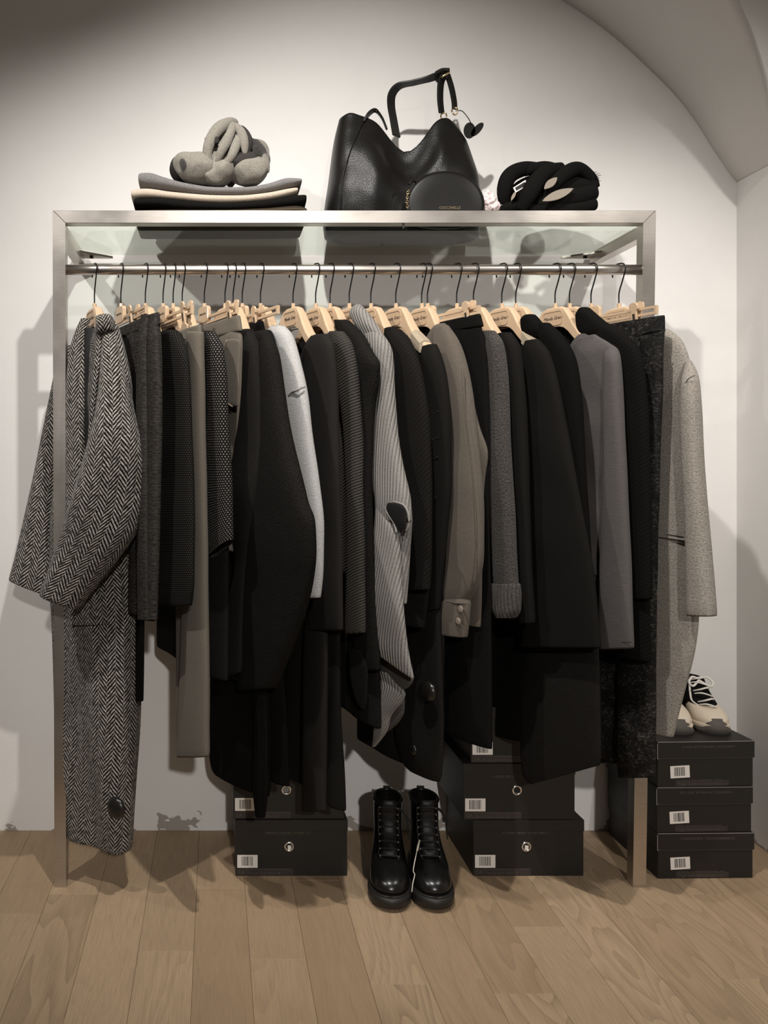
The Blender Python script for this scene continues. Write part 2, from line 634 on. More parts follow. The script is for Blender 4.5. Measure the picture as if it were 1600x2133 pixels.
def make_oak():
    t = NT('oak_plank')
    info = t.n('ShaderNodeObjectInfo')
    rnd = info.outputs['Random']
    o = t.obj()
    x, y, z = t.sep(o)
    sh = t.math('MULTIPLY', rnd, 37.0)
    # growth rings stretched along the board
    vec = t.comb(t.math('ADD', x, sh), t.math('MULTIPLY', y, 0.16), 0.0)
    warp = t.noise(vec, 6.0, 2, 0.5)
    g = t.math('ADD', t.math('MULTIPLY', x, 3.0), t.math('MULTIPLY', warp, 4.2))
    rings = t.math('FRACT', t.math('MULTIPLY', g, t.math('MULTIPLY_ADD', rnd, 3.0, 2.6)))
    rings = t.math('POWER', rings, 1.8)
    fib = t.noise(t.comb(t.math('MULTIPLY', x, 1.0), t.math('MULTIPLY', y, 0.03), sh), 420.0, 3, 0.7)
    blot = t.noise(t.comb(t.math('ADD', x, sh), t.math('MULTIPLY', y, 0.35), 0.0), 8.0, 3, 0.6)
    base = t.ramp(rnd, [(0.0, (0.315, 0.215, 0.128)), (0.35, (0.385, 0.27, 0.166)), (0.7, (0.43, 0.308, 0.194)), (1.0, (0.345, 0.243, 0.15))])
    amt = t.ramp(t.math('FRACT', t.math('MULTIPLY', rnd, 7.3)), [(0.25, (0.14, 0.14, 0.14)), (0.9, (0.62, 0.62, 0.62))])
    brk = t.math('MULTIPLY_ADD', fib, 0.8, 0.55)
    col = t.mix(t.math('MULTIPLY', t.math('MULTIPLY', rings, amt), brk), base, (0.15, 0.10, 0.06))
    col = t.mix(t.math('MULTIPLY', t.ramp(fib, [(0.45, (0, 0, 0)), (0.7, (1, 1, 1))]), 0.42), col, (0.15, 0.104, 0.066))
    col = t.mix(t.math('MULTIPLY', blot, 0.35), col, (0.48, 0.35, 0.225))
    t.bump(t.math('ADD', rings, fib), 0.12, 0.001)
    return t.set(col, t.math('MULTIPLY_ADD', fib, 0.12, 0.48), spec=0.35)


M['oak'] = make_oak()
M['subfloor'] = plain('dark_floor_joint', (0.17, 0.12, 0.078), 0.9)


def make_glass():
    t = NT('shelf_glass')
    tr = t.n('ShaderNodeBsdfTransparent')
    tr.inputs[0].default_value = (0.90, 0.935, 0.905, 1)
    gl = t.n('ShaderNodeBsdfGlossy')
    gl.inputs['Roughness'].default_value = 0.02
    fr = t.n('ShaderNodeFresnel')
    fr.inputs[0].default_value = 1.5
    mx = t.n('ShaderNodeMixShader')
    back = t.n('ShaderNodeNewGeometry').outputs['Backfacing']
    t.l(t.math('MULTIPLY', fr.outputs[0], t.math('SUBTRACT', 1.0, back)), mx.inputs[0]); t.l(tr.outputs[0], mx.inputs[1]); t.l(gl.outputs[0], mx.inputs[2])
    t.l(mx.outputs[0], t.out.inputs['Surface'])
    return t.m


M['glass'] = make_glass()

# ------------------------------------------------------------------ the room
WY = 0.32           # back wall
XR = 1.553          # right wall
floor = MB().box((-2.4, -3.2, -0.05), (1.75, WY + 0.1, -0.004)).build('floor', M['subfloor'])
tag(floor, 'pale oak plank floor of the shop', 'floor', kind='structure')
wall = MB().box((-2.4, WY, 0.0), (XR, WY + 0.12, 3.0)).build('wall_back', M['wall'])
tag(wall, 'white plastered back wall behind the rack', 'wall', kind='structure')
wr = MB().box((XR, -2.3, 0.0), (XR + 0.12, WY + 0.12, 2.95)).build('wall_right', M['wall'])
tag(wr, 'white plastered side wall right of the rack', 'wall', kind='structure')

# oak boards, each one a piece of the floor
PLW = 0.125
plank_cache = {}


def plank(x0, y0, y1):
    ln = round(y1 - y0, 2)
    if ln not in plank_cache:
        mb = MB().box((0.0003, 0, -0.004), (PLW - 0.0003, ln - 0.0006, 0.0))
        me = mb.mesh('plank')
        me.materials.append(M['oak'])
        plank_cache[ln] = me
    o = bpy.data.objects.new('plank', plank_cache[ln])
    COL.objects.link(o)
    o.parent = floor
    o.location = (x0, y0, 0)
    bevel(o, 0.0004, 1)


cuts = {-0.425: [-0.05], -0.3: [-0.36], -0.175: [-0.30], -0.05: [-0.02], 0.075: [-0.33], 0.2: [0.02], 0.325: [-0.42], 0.45: [-0.1],
        0.575: [-0.45], 0.7: [-0.2], 0.825: [0.05], 0.95: [-0.16], 1.075: [-0.4], 1.2: [-0.05], 1.325: [-0.32], 1.45: [0.0]}
k = -9
while True:
    x0 = round(0.075 + PLW * k, 3)
    k += 1
    if x0 > XR - 0.02: break
    cs = cuts.get(x0, [round(random.uniform(-0.5, 0.2), 2)])
    ys = [WY] + cs + [cs[-1] - 1.1, cs[-1] - 2.2]
    for a, b in zip(ys[1:], ys[:-1]):
        plank(x0, a, b)

# vaulted ceiling: a barrel section meeting the back wall in an arch, cut by a groin
half = [(1.553, 1.933, 0.14), (1.537, 1.952, 0.11), (1.489, 2.022, 0.05), (1.432, 2.112, 0.0), (1.372, 2.190, -0.045), (1.295, 2.268, -0.095),
        (1.174, 2.377, -0.20), (1.031, 2.477, -0.35), (0.85, 2.580, -0.55), (0.6, 2.690, -0.85), (0.3, 2.765, -1.2), (0.0, 2.79, -1.55)]
prof = half + [(-x, z, y) for x, z, y in reversed(half[:-1])]
keys = [(float(i),) + p for i, p in enumerate(prof)]
fine = [interp(keys, i / 4.0) for i in range((len(prof) - 1) * 4 + 1)]
mb = MB()
rows = []
for (x, z, yg) in fine:
    rows.append([Vector((x, WY + 0.02 + (yg - WY - 0.02) * q / 10.0, z)) for q in range(11)])
mb.rings(rows, False, False, False)
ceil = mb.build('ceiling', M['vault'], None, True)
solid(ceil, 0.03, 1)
tag(ceil, 'white vaulted ceiling arching over the back wall', 'ceiling', kind='structure')
mb = MB()
rows = []
for (x, z, yg) in fine[:37]:
    rows.append([Vector((x + (XR + 0.05 - x) * q / 6.0, yg, z + 0.02 * q / 6.0)) for q in range(7)])
mb.rings(rows, False, False, False)
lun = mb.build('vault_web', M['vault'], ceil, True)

# ------------------------------------------------------------------ the rack
ZR = 1.600          # rail height
rack = empty('clothes_rack', (0.36, 0.0, 0.0))
tag(rack, 'brushed steel clothes rack with a hanging rail and glass top shelf', 'clothes rack')
Ri = inv(rack)
TW = 0.0165         # half tube


def quad_post(name, xt0, xt1, xb0, xb1, zt, left):
    """square tube, mitred at the top"""
    w = 2 * TW
    rs = []
    for z, a, b in ((0.0, xb0, xb1), (zt - w, xt0 + (xb0 - xt0) * w / zt, xt1 + (xb1 - xt1) * w / zt)):
        rs.append([Vector((a, -TW, z)), Vector((b, -TW, z)), Vector((b, TW, z)), Vector((a, TW, z))])
    a, b = xt0, xt1
    # mitre: outer corner reaches full height, inner stops one tube lower
    zo = (zt, zt - w) if left else (zt - w, zt)
    rs.append([Vector((a, -TW, zo[0])), Vector((b, -TW, zo[1])), Vector((b, TW, zo[1])), Vector((a, TW, zo[0]))])
    o = MB().rings(rs).build(name, M['steel'], rack, False, False)
    bevel(o, 0.0012, 2)
    return o


def px2x(p): return (p - CX) / 800.0


ZT = 1.750
xl0, xl1 = px2x(112), px2x(138.5)
xr0, xr1 = px2x(1334), px2x(1360)
quad_post('post', xl0, xl1, px2x(116), px2x(140), ZT, True)
quad_post('post', xr0, xr1, px2x(1312), px2x(1339), ZT, False)
w2 = 2 * TW
e = 0.0004
mb = MB().rings([[Vector((xl0 + e, -TW, ZT)), Vector((xl1 + e, -TW, ZT - w2)), Vector((xl1 + e, TW, ZT - w2)), Vector((xl0 + e, TW, ZT))],
                 [Vector((xr1 - e, -TW, ZT)), Vector((xr0 - e, -TW, ZT - w2)), Vector((xr0 - e, TW, ZT - w2)), Vector((xr1 - e, TW, ZT))]])
bevel(mb.build('top_bar', M['steel'], rack, False, False), 0.0012, 2)
mb = MB().tube([Vector((xl1 - 0.002 + (xr0 - xl1 + 0.004) * i / 12, 0, ZR)) for i in range(13)], 0.0135, 24)
rail = mb.build('hanging_rail', M['steel'], rack, True, False)
# side arms carrying the glass back to the wall
for sgn, (a, b) in ((-1, (xl0 + 0.002, xl1)), (1, (xr0, xr1 - 0.002))):
    o = MB().box((a, TW, 1.684), (b, WY - 0.022, 1.717)).build('side_arm', M['steel'], rack, False, False)
    bevel(o, 0.0015, 2)
    inn = b if sgn < 0 else a
    d = 0.085 * (1 if sgn < 0 else -1)
    poly = [(inn, 0.22), (inn + d, WY - 0.03), (inn + d, WY - 0.022), (inn, WY - 0.022)]
    m2 = MB().rings([[Vector((x, y, 1.700)) for x, y in poly], [Vector((x, y, 1.7055)) for x, y in poly]])
    m2.build('corner_plate', M['steel'], o, False, False)
    m2 = MB().lathe([(0.006, 0), (0.006, 0.004), (0.003, 0.005)], 10, Matrix.Translation((inn + d * 0.3, 0.27, 1.695)))
    m2.build('bolt', M['black_steel'], o, False, False)
gz0, gz1 = 1.7075, 1.7175
gx0, gx1 = xl1 + 0.004, xr0 - 0.004
gs = MB().box((gx0, TW + 0.004, gz0), (gx1, WY - 0.035, gz1)).build('glass_shelf', M['glass'], rack, False, False)
# little black clip hanging under the top bar
p = W(840, 470, -0.01)
MB().prism([(p.x - 0.005, p.z), (p.x, p.z - 0.009), (p.x + 0.005, p.z), (p.x, p.z + 0.006)], -0.012, -0.009).build('clip', M['ink'], rack, False, False)
SH = gz1            # shelf surface

# ------------------------------------------------------------------ hangers
TH = R(25)
hook_path = smooth_path([(-0.001, 0, -0.0985), (-0.001, 0, -0.080), (0.000, 0, -0.058), (0.010, 0, -0.030), (0.0185, 0, -0.004),
                         (0.0178, 0, 0.007), (0.011, 0, 0.0140), (0.0, 0, 0.0160), (-0.011, 0, 0.0140), (-0.0185, 0, 0.003), (-0.0205, 0, -0.010), (-0.0200, 0, -0.0165)], 5)
HOOK_ME = MB().tube(hook_path, 0.0018, 8, 1.0, Vector((0, 1, 0))).mesh('hook')
HOOK_ME.materials.append(M['black_steel'])
HOOK_ME.polygons.foreach_set('use_smooth', [True] * len(HOOK_ME.polygons))

# moulded shoulder hanger, local frame: x along the shoulders, -y the printed side, z from the rail
prof_top = [(0.0, -0.0985), (0.022, -0.0990), (0.036, -0.104), (0.050, -0.121), (0.066, -0.146), (0.085, -0.170), (0.108, -0.191), (0.130, -0.206), (0.150, -0.222)]
prof_bot = [(0.0, -0.150), (0.022, -0.1515), (0.036, -0.156), (0.050, -0.166), (0.066, -0.182), (0.085, -0.200), (0.108, -0.218), (0.130, -0.230), (0.150, -0.238)]
prof_hw = [0.0095, 0.0098, 0.0105, 0.012, 0.0135, 0.0145, 0.0150, 0.0140, 0.010]


def shoulder_rings():
    st = [(-u, t, b, h) for (u, t), (_, b), h in reversed(list(zip(prof_top, prof_bot, prof_hw))[1:])]
    st += [(u, t, b, h) for (u, t), (_, b), h in zip(prof_top, prof_bot, prof_hw)]
    rs = []
    for u, t, b, h in st:
        bow = -0.03 * max(0.0, abs(u) - 0.05)       # arms sweep forward a little
        c = min(0.006, h * 0.6)
        # front face, rounded top edge, rear face
        pts = [(-h, b), (-h, t - c), (-h + c * .3, t - c * .3), (-h + c, t), (h - c, t), (h - c * .3, t - c * .3), (h, t - c), (h, b)]
        rs.append([Vector((u, y + bow, z)) for y, z in pts])
    return rs


SH_ME = MB().rings(shoulder_rings()).mesh('shoulder_form')
SH_ME.materials.append(M['hanger'])
neck_mb = MB().lathe([(0.0052, -0.104), (0.0052, -0.0885), (0.0040, -0.0875)], 10)
NECK_ME = neck_mb.mesh('neck'); NECK_ME.materials.append(M['hanger'])


def rrect(w, h, r, n=5):
    out = []
    for cx, cz, a0 in ((w - r, h - r, 0), (-w + r, h - r, 90), (-w + r, -h + r, 180), (w - r, -h + r, 270)):
        for i in range(n + 1):
            a = R(a0 + 90 * i / n)
            out.append((cx + r * math.cos(a), cz + r * math.sin(a)))
    return out


# recessed name panel: raised rim round a sunken field
rim_o = [(x, z - 0.128) for x, z in rrect(0.033, 0.019, 0.011)]
rim_i = [(x, z - 0.128) for x, z in rrect(0.0305, 0.0165, 0.009)]
mb = MB()
mb.rings([[Vector((x, -0.0100, z)) for x, z in rim_o], [Vector((x, -0.0116, z)) for x, z in rim_o],
          [Vector((x, -0.0116, z)) for x, z in rim_i], [Vector((x, -0.0103, z)) for x, z in rim_i]], True, False, True)
PANEL_ME = mb.mesh('name_panel'); PANEL_ME.materials.append(M['hanger_dk'])
LET_ME = text_mesh('Manila Grace', 0.0118, 0.0002, 0.35).copy()
LET_ME.materials.clear(); LET_ME.materials.append(M['ink'])
GRIP_ME = MB().rings([[Vector((u, y, z)) for y, z in pts] for u, pts in
                      ((0.088, [(-0.0215, -0.204), (-0.0215, -0.176), (-0.010, -0.1695), (0.006, -0.1695), (0.0135, -0.176), (0.0135, -0.204)]),
                       (0.128, [(-0.0265, -0.232), (-0.0265, -0.208), (-0.012, -0.2005), (0.006, -0.2005), (0.0125, -0.208), (0.0125, -0.232)]))]).mesh('grip')
GRIP_ME.materials.append(M['grip'])

# clip hanger
CB_Z = -0.128
cb = MB()
for y in (0.0,):
    cb.box((-0.185, -0.0035, CB_Z - 0.002), (0.190, 0.0035, CB_Z + 0.004))
    cb.box((-0.185, -0.0035, CB_Z - 0.0165), (0.190, 0.0035, CB_Z - 0.0105))
for x in (-0.187, 0.186):
    cb.box((x, -0.004, CB_Z - 0.0165), (x + 0.006, 0.004, CB_Z + 0.004))
BAR_ME = cb.mesh('clip_bar'); BAR_ME.materials.append(M['hanger'])
cp = [(x, z - 0.118) for x, z in rrect(0.030, 0.022, 0.012)]
CPLATE_ME = MB().prism(cp, -0.0055, 0.0055).mesh('centre_plate'); CPLATE_ME.materials.append(M['hanger'])
# one jaw of a clip: round head, slotted neck, wide mouth
jaw = [(-0.0165, -0.068), (0.0165, -0.068), (0.019, -0.062), (0.019, -0.046), (0.015, -0.042), (0.0085, -0.040), (0.0075, -0.006), (0.012, -0.002), (0.012, 0.006),
       (0.009, 0.0125), (0.0, 0.0150), (-0.009, 0.0125), (-0.012, 0.006), (-0.012, -0.002), (-0.0075, -0.006), (-0.0085, -0.040), (-0.015, -0.042), (-0.019, -0.046), (-0.019, -0.062)]
JAW_ME = MB().prism(jaw, -0.0025, 0.0025).mesh('jaw'); JAW_ME.materials.append(M['hanger'])
SLOT_ME = MB().prism([(-0.003, -0.033), (0.003, -0.033), (0.003, -0.013), (-0.003, -0.013)], -0.0032, 0.0032).mesh('spring'); SLOT_ME.materials.append(M['ink'])


def part(name, me, parent, loc=(0, 0, 0), rot=(0, 0, 0)):
    o = bpy.data.objects.new(name, me)
    COL.objects.link(o)
    o.parent = parent
    o.location = loc
    o.rotation_euler = rot
    return o


def shoulder_hanger(px, label, jit=0.0, grip=False):
    h = empty('shoulder_hanger', (px2x(px), 0, ZR), -(PI / 2 - TH) + R(jit))
    tag(h, label, 'hanger', 'beige shoulder hangers on the rail')
    part('hook', HOOK_ME, h)
    f = part('shoulder_form', SH_ME, h)
    bevel(f, 0.0022, 2)
    part('neck', NECK_ME, h)
    pn = part('name_panel', PANEL_ME, h)
    part('lettering', LET_ME, pn, (0.002, -0.0107, -0.128), (R(90), 0, 0))
    if grip: part('grip', GRIP_ME, h)
    return h


def clip_hanger(px, label, jit=0.0, u0=-0.14, u1=0.14):
    h = empty('clip_hanger', (px2x(px), 0, ZR), -(PI / 2 - TH) + R(jit))
    tag(h, label, 'hanger', 'beige clip hangers on the rail')
    part('hook', HOOK_ME, h)
    part('neck', NECK_ME, h)
    part('clip_bar', BAR_ME, h)
    bevel(part('centre_plate', CPLATE_ME, h), 0.002, 2)
    part('lettering', LET_ME, h, (0.0, -0.0058, -0.116), (R(90), 0, 0)).scale = (0.62, 0.62, 1)
    for u in (u0, u1):
        c = part('clip', JAW_ME, h, (u, -0.0105, CB_Z + 0.004), (R(7), 0, 0))
        bevel(c, 0.001, 2)
        part('spring', SLOT_ME, c)
        j = part('rear_jaw', JAW_ME, c, (0, 0.0205, 0.002), (R(-14), 0, 0))
    return h


# ------------------------------------------------------------------ garments
class Fr:
    """upright plane through a hanger: u along the shoulders (towards the viewer), n towards the viewer's left"""
    def __init__(s, px, ang=25.0):
        s.X = px2x(px)
        s.s = math.sin(R(ang)); s.c = math.cos(R(ang))

    def u(s, px, n=0.0):
        k = (px - CX) / FPX
        return (k * (D - n * s.s) - s.X + n * s.c) / (s.s + k * s.c)

    def z(s, py, u, n=0.0):
        return CH - (py - CY) / FPX * (D - u * s.c - n * s.s)

    def P(s, u, n, z):
        return Vector((s.X + u * s.s - n * s.c, -u * s.c - n * s.s, z))


def garment(name, px, label, cat, jit=0.0, group=None):
    g = empty(name, (px2x(px), 0, ZR), -(PI / 2 - TH) + R(jit))
    tag(g, label, cat, group)
    return g


def fill(rows, dU, dT):
    out = []
    for r in rows:
        out.append((float(r[0]), float(r[1]), float(r[2]) if len(r) > 2 and r[2] is not None else dU, float(r[3]) if len(r) > 3 and r[3] is not None else dT))
    return out


def body(name, parent, mat, px, rows, T=0.015, Ub=0.19, nofs=0.0, fold=(0.006, 38.0, 0.0), drop=0.0, hem=0.0, m=22, steps=34, ang=None, lv=1, th=0.003, hemw=0.0, wr=0.0):
    """hanging cloth shell. rows: (photo row, front edge column[, reach to the back[, half thickness]])"""
    rows = fill(rows, Ub, T)
    p0, p1 = rows[0][0], rows[-1][0]
    rings = []
    ph = fold[2] + px * 0.37
    for i in range(steps + 1):
        q = i / steps
        py = p0 + (p1 - p0) * q
        pr, ub, t = interp(rows, py)
        a = ang(q) if ang else 25.0
        F = Fr(px, a)
        u1 = F.u(pr, nofs)
        z = F.z(py, u1, nofs)
        mid = (u1 - ub) / 2; hf = (u1 + ub) / 2
        A = fold[0] * min(1.0, q * 1.6)
        ring = []
        for side in (1, -1):
            for j in range(m):
                s = -math.cos(PI * j / m) * side
                u = mid + hf * s
                nn = t * math.sqrt(max(0.0, 1 - abs(s) ** 5)) * side
                w = A * math.sin(fold[1] * u + ph + 1.5 * math.sin(4 * z + ph)) * (0.35 + 0.65 * min(1, (1 + s) * 0.8))
                zz = z + hem * u * max(0.0, q - 0.7) / 0.3
                if drop and side > 0 and q < 0.25:
                    zz -= drop * (1 - q / 0.25) * math.exp(-(u / (0.55 * (u1 + 0.02))) ** 4)
                if hemw: zz += hemw * math.sin(60 * u + ph) * max(0.0, q - 0.8) / 0.2
                p = F.P(u, nofs + nn + w, zz)
                if wr:
                    p = p + Vector((0, -1, 0)) * (wr * noise.noise(Vector((u * 9, z * 5, px * .1))))
                ring.append(p)
        rings.append(ring)
    return loft(name, rings, mat, parent, lv=lv, th=th)


def strip(name, parent, mat, px, rows, b=0.016, nofs=0.02, ang=25.0, m=24, steps=30, lv=1, th=0.003, wr=0.0, wf=9.0, cap1=False, cap0=False, ex=2.6, vofs=0.0):
    """sleeve or leg given by its two outlines: (row, left col, right col[, n[, b]]) or (rowL, colL, rowR, colR, n, b) as 6-tuples"""
    F = Fr(px, ang)
    rr = []
    for i, r in enumerate(rows):
        if len(r) == 6: rr.append((float(i),) + tuple(map(float, r)))
        else:
            rr.append((float(i), float(r[0]), float(r[1]), float(r[0]), float(r[2]), float(r[3]) if len(r) > 3 else nofs, float(r[4]) if len(r) > 4 else b))
    rings = []
    for i in range(steps + 1):
        yl, xl, yr, xr, n, bb = interp(rr, (len(rr) - 1) * i / steps)
        uL = F.u(xl, n); uR = F.u(xr, n)
        zL = F.z(yl, uL, n); zR = F.z(yr, uR, n)
        c = Vector(((uL + uR) / 2, (zL + zR) / 2)); h = Vector(((uR - uL) / 2, (zR - zL) / 2))
        ring = []
        for j in range(m):
            a = -PI / 2 - 2 * PI * j / m          # starts on the far side, middle faces the viewer
            ca, sa = math.cos(a), math.sin(a)
            ca = math.copysign(abs(ca) ** (2 / ex), ca); sa = math.copysign(abs(sa) ** (2 / ex), sa)
            q = c + h * ca
            p = F.P(q.x, n + bb * sa, q.y)
            if wr:
                d = noise.noise(Vector((p.x * wf * 1.6, p.z * wf, px * .13 + i * 0.0)))
                p = p + F.P(0, 1, 0) * 0 + (Vector((-F.c, -F.s, 0)) * (wr * d * (0.3 + 0.7 * abs(sa))))
            ring.append(p)
        rings.append(ring)
    return loft(name, rings, mat, parent, cap0=cap0, cap1=cap1, lv=lv, th=th, vofs=vofs)


def seam(name, parent, mat, px, pts, n, r=0.0016, ang=25.0):
    """raised stitch line following photo points"""
    F = Fr(px, ang)
    w = []
    for q in pts:
        nn = q[2] if len(q) > 2 else n
        u = F.u(q[0], nn)
        w.append(F.P(u, nn, F.z(q[1], u, nn)))
    return MB().tube(smooth_path(w, 4), r, 6).build(name, mat, parent, True, False)


def disc(name, parent, mat, px, py, n, F, r, th=0.004, dome=0.3, tilt=None):
    u = F.u(px, n); z = F.z(py, u, n)
    nrm = Vector((-F.c, -F.s, 0)) if tilt is None else Vector(tilt).normalized()
    Mx = Matrix.Translation(F.P(u, n, z)) @ nrm.to_track_quat('Z', 'Y').to_matrix().to_4x4()
    pr = [(r * 0.7, -th), (r, -th * .4), (r, 0.0)]
    for i in range(1, 5):
        a = i / 5 * PI / 2
        pr.append((r * math.cos(a), r * dome * math.sin(a)))
    return MB().lathe(pr, 20, Mx).build(name, mat, parent, True, False)


exec_order = []
# ---- 1 herringbone coat -------------------------------------------------
def herringbone_coat():
    px = 197
    shoulder_hanger(px, 'beige shoulder hanger inside the herringbone coat, nearest the left post', 0)
    g = garment('herringbone_coat', px, 'long black and white herringbone wool coat hanging at the left post', 'coat')
    H = M['herring']
    # upper body under the lapels
    body('body', g, H, px, [(672, 231, 0.09, 0.030), (700, 240, 0.15, 0.034), (740, 250, 0.20, 0.036), (800, 258, 0.215, 0.040), (900, 262, 0.20, 0.045), (1000, 266, 0.185, 0.048),
                            (1150, 274, 0.150, 0.055), (1300, 281, 0.128, 0.060), (1500, 281, 0.115, 0.060), (1640, 277, 0.105, 0.055), (1700, 274, 0.085, 0.050), (1772, 270, 0.070, 0.045)],
         fold=(0.010, 30, 1.2), ang=lambda q: 25 + 32 * min(1, max(0, q - 0.12) / 0.4), steps=60, m=30, th=0.004, drop=0.05)
    # dark opening between the fronts
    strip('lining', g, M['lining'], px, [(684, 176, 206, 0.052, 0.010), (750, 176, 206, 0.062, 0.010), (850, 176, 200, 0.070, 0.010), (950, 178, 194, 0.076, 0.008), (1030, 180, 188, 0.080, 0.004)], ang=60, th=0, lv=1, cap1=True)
    # left front and lapel
    strip('left_front', g, H, px, [(664, 172, 186, 0.040, 0.010), (690, 160, 182, 0.050, 0.012), (730, 148, 179, 0.060, 0.015), (800, 141, 178, 0.070, 0.018), (900, 139, 179, 0.076, 0.018),
                                   (1000, 139, 184, 0.080, 0.018), (1150, 140, 200, 0.082, 0.016), (1300, 141, 216, 0.076, 0.012)], ang=60, m=28, th=0, wr=0.006)
    # collar round the neck, folded over on the right
    strip('collar', g, H, px, [(660, 203, 656, 216, 0.105, 0.022), (664, 200, 656, 230, 0.125, 0.034), (680, 200, 670, 239, 0.138, 0.038), (694, 200, 688, 240, 0.140, 0.032), (700, 203, 694, 236, 0.136, 0.022)], ang=90, m=28, steps=20, th=0, cap0=True, cap1=True)
    strip('lapel', g, H, px, [(690, 201, 214, 0.140, 0.010), (730, 199, 214, 0.150, 0.012), (790, 193, 208, 0.160, 0.012), (860, 187, 200, 0.160, 0.010), (930, 182, 194, 0.150, 0.008), (1010, 178, 188, 0.130, 0.006)],
          ang=90, m=20, th=0, cap0=True, cap1=True)
    # near sleeve: wide, elbow forward, cuff swinging to the left in front of the post
    strip('sleeve', g, H, px, [(686, 218, 684, 240, 0.120, 0.018), (735, 213, 730, 251, 0.160, 0.034), (800, 208, 800, 268, 0.190, 0.044), (860, 200, 860, 280, 0.205, 0.050), (930, 182, 915, 296, 0.215, 0.054),
                               (985, 166, 975, 305, 0.215, 0.056), (1030, 152, 1035, 305, 0.210, 0.056), (1075, 140, 1095, 291, 0.200, 0.054), (1130, 122, 1160, 250, 0.185, 0.050),
                               (1185, 103, 1215, 205, 0.170, 0.046), (1238, 85, 1268, 163, 0.160, 0.042)],
          ang=90, m=40, steps=54, th=0.004, wr=0.010, wf=7)
    # far sleeve, hanging behind the post
    strip('sleeve', g, H, px, [(720, 126, 720, 160, -0.150, 0.020), (800, 110, 800, 158, -0.130, 0.030), (900, 90, 900, 150, -0.115, 0.036), (1000, 70, 1005, 146, -0.105, 0.040),
                               (1100, 47, 1120, 140, -0.098, 0.042), (1160, 33, 1190, 138, -0.094, 0.042), (1207, 20, 1246, 128, -0.090, 0.040)],
          ang=90, m=32, steps=40, th=0.004, wr=0.008, wf=7)
    F = Fr(px, 57)
    disc('button', g, M['button'], 242, 1683, 0.072, F, 0.027, 0.006, 0.45)


herringbone_coat()


def top(name, px, label, cat, mat, edge, sleeve=None, jit=0, T=0.016, Ub=0.17, drop=0.05, fold=(0.005, 36, 0), hanger=None, grip=False, hem=0.0, steps=34, sl_b=0.015, sl_n=0.019, smat=None, wr=0.004, hemw=0.0, th=0.003):
    if hanger: shoulder_hanger(px, hanger, jit, grip)
    g = garment(name, px, label, cat, jit)
    body('body', g, mat, px, edge, T=T, Ub=Ub, drop=drop, fold=fold, hem=hem, steps=steps, hemw=hemw, th=th)
    if sleeve:
        strip('sleeve', g, smat or mat, px, sleeve, b=sl_b, nofs=sl_n, th=th, wr=wr)
    return g


NK = 0.030   # half thickness round the hanger arms


def necked(e, last, Ub=0.17):
    """first rows get a narrow, thick neck opening"""
    out = []
    for i, r in enumerate(e):
        r = tuple(r)
        if len(r) == 2:
            if i == 0: r = r + (0.085, 0.026)
            elif i == 1: r = r + (0.13, 0.025)
            elif i == 2: r = r + (Ub, 0.022)
        out.append(r)
    return out


# ---- 2 melange trousers on clips ---------------------------------------
def trousers(name, px, label, mat, front, legs, hanger, u1=0.14, T=0.012, Ub=0.15, jit=0, wb=26, cat='trousers', wbmat=None, fold=(0.008, 45, 0), hem=0.0):
    clip_hanger(px, hanger, jit, -0.13, u1)
    g = garment(name, px, label, cat, jit)
    y0 = front[0][0]
    body('waistband', g, wbmat or mat, px, [(y0, front[0][1], Ub, 0.010), (y0 + wb, interp([tuple(map(float, r[:2])) for r in front], y0 + wb)[0] + 1, Ub, 0.013)], fold=(0.002, 60, 0), steps=4, th=0.004)
    body('hips' if legs else 'skirt_panel', g, mat, px, [(y0 + wb - 4, front[0][1], Ub, 0.012)] + [r for r in front[1:]], T=T, Ub=Ub, fold=fold, hem=hem)
    for i, lg in enumerate(legs):
        strip('leg', g, mat, px, lg, b=0.012, nofs=0.010 if i == 0 else -0.012, wr=0.004)
    return g


g = trousers('melange_trousers', 252, 'dark melange slub trousers gathered at the waist beside the herringbone coat', M['melange'],
             [(650, 330), (700, 334, 0.16, 0.014), (800, 337, 0.17, 0.016), (950, 334, 0.17, 0.016), (1100, 328, 0.17, 0.015), (1295, 324, 0.16, 0.012)],
             [], 'beige clip hanger holding the dark melange trousers', 0.10, fold=(0.012, 60, 0.4))
strip('underlayer', g, M['black_deep'], 252, [(1270, 284, 300, 0.0, 0.005), (1380, 284, 299, 0.0, 0.005), (1462, 284, 298, 0.0, 0.004)], th=0, cap1=True)
strip('gather', g, M['melange'], 252, [(655, 296, 308, 0.018, 0.006), (720, 290, 306, 0.024, 0.010), (850, 288, 308, 0.026, 0.012), (1050, 288, 310, 0.026, 0.012), (1290, 290, 312, 0.022, 0.010)], th=0)
strip('gather', g, M['melange'], 252, [(655, 312, 326, 0.012, 0.006), (720, 310, 329, 0.018, 0.010), (850, 312, 334, 0.018, 0.012), (1050, 310, 330, 0.018, 0.012), (1290, 308, 324, 0.016, 0.010)], th=0)

# ---- 3 charcoal weave jacket -------------------------------------------
top('woven_jacket', 303, 'charcoal basket weave jacket between melange and taupe trousers', 'jacket', M['diamond'],
    necked([(686, 362), (705, 374), (740, 382), (800, 386), (950, 390), (1150, 392), (1262, 388)], 0),
    [(692, 345, 372), (740, 336, 388), (800, 332, 393), (900, 330, 397), (1000, 327, 400), (1100, 323, 402), (1200, 320, 402), (1262, 317, 396)],
    hanger='beige shoulder hanger under the charcoal basket weave jacket', jit=1)
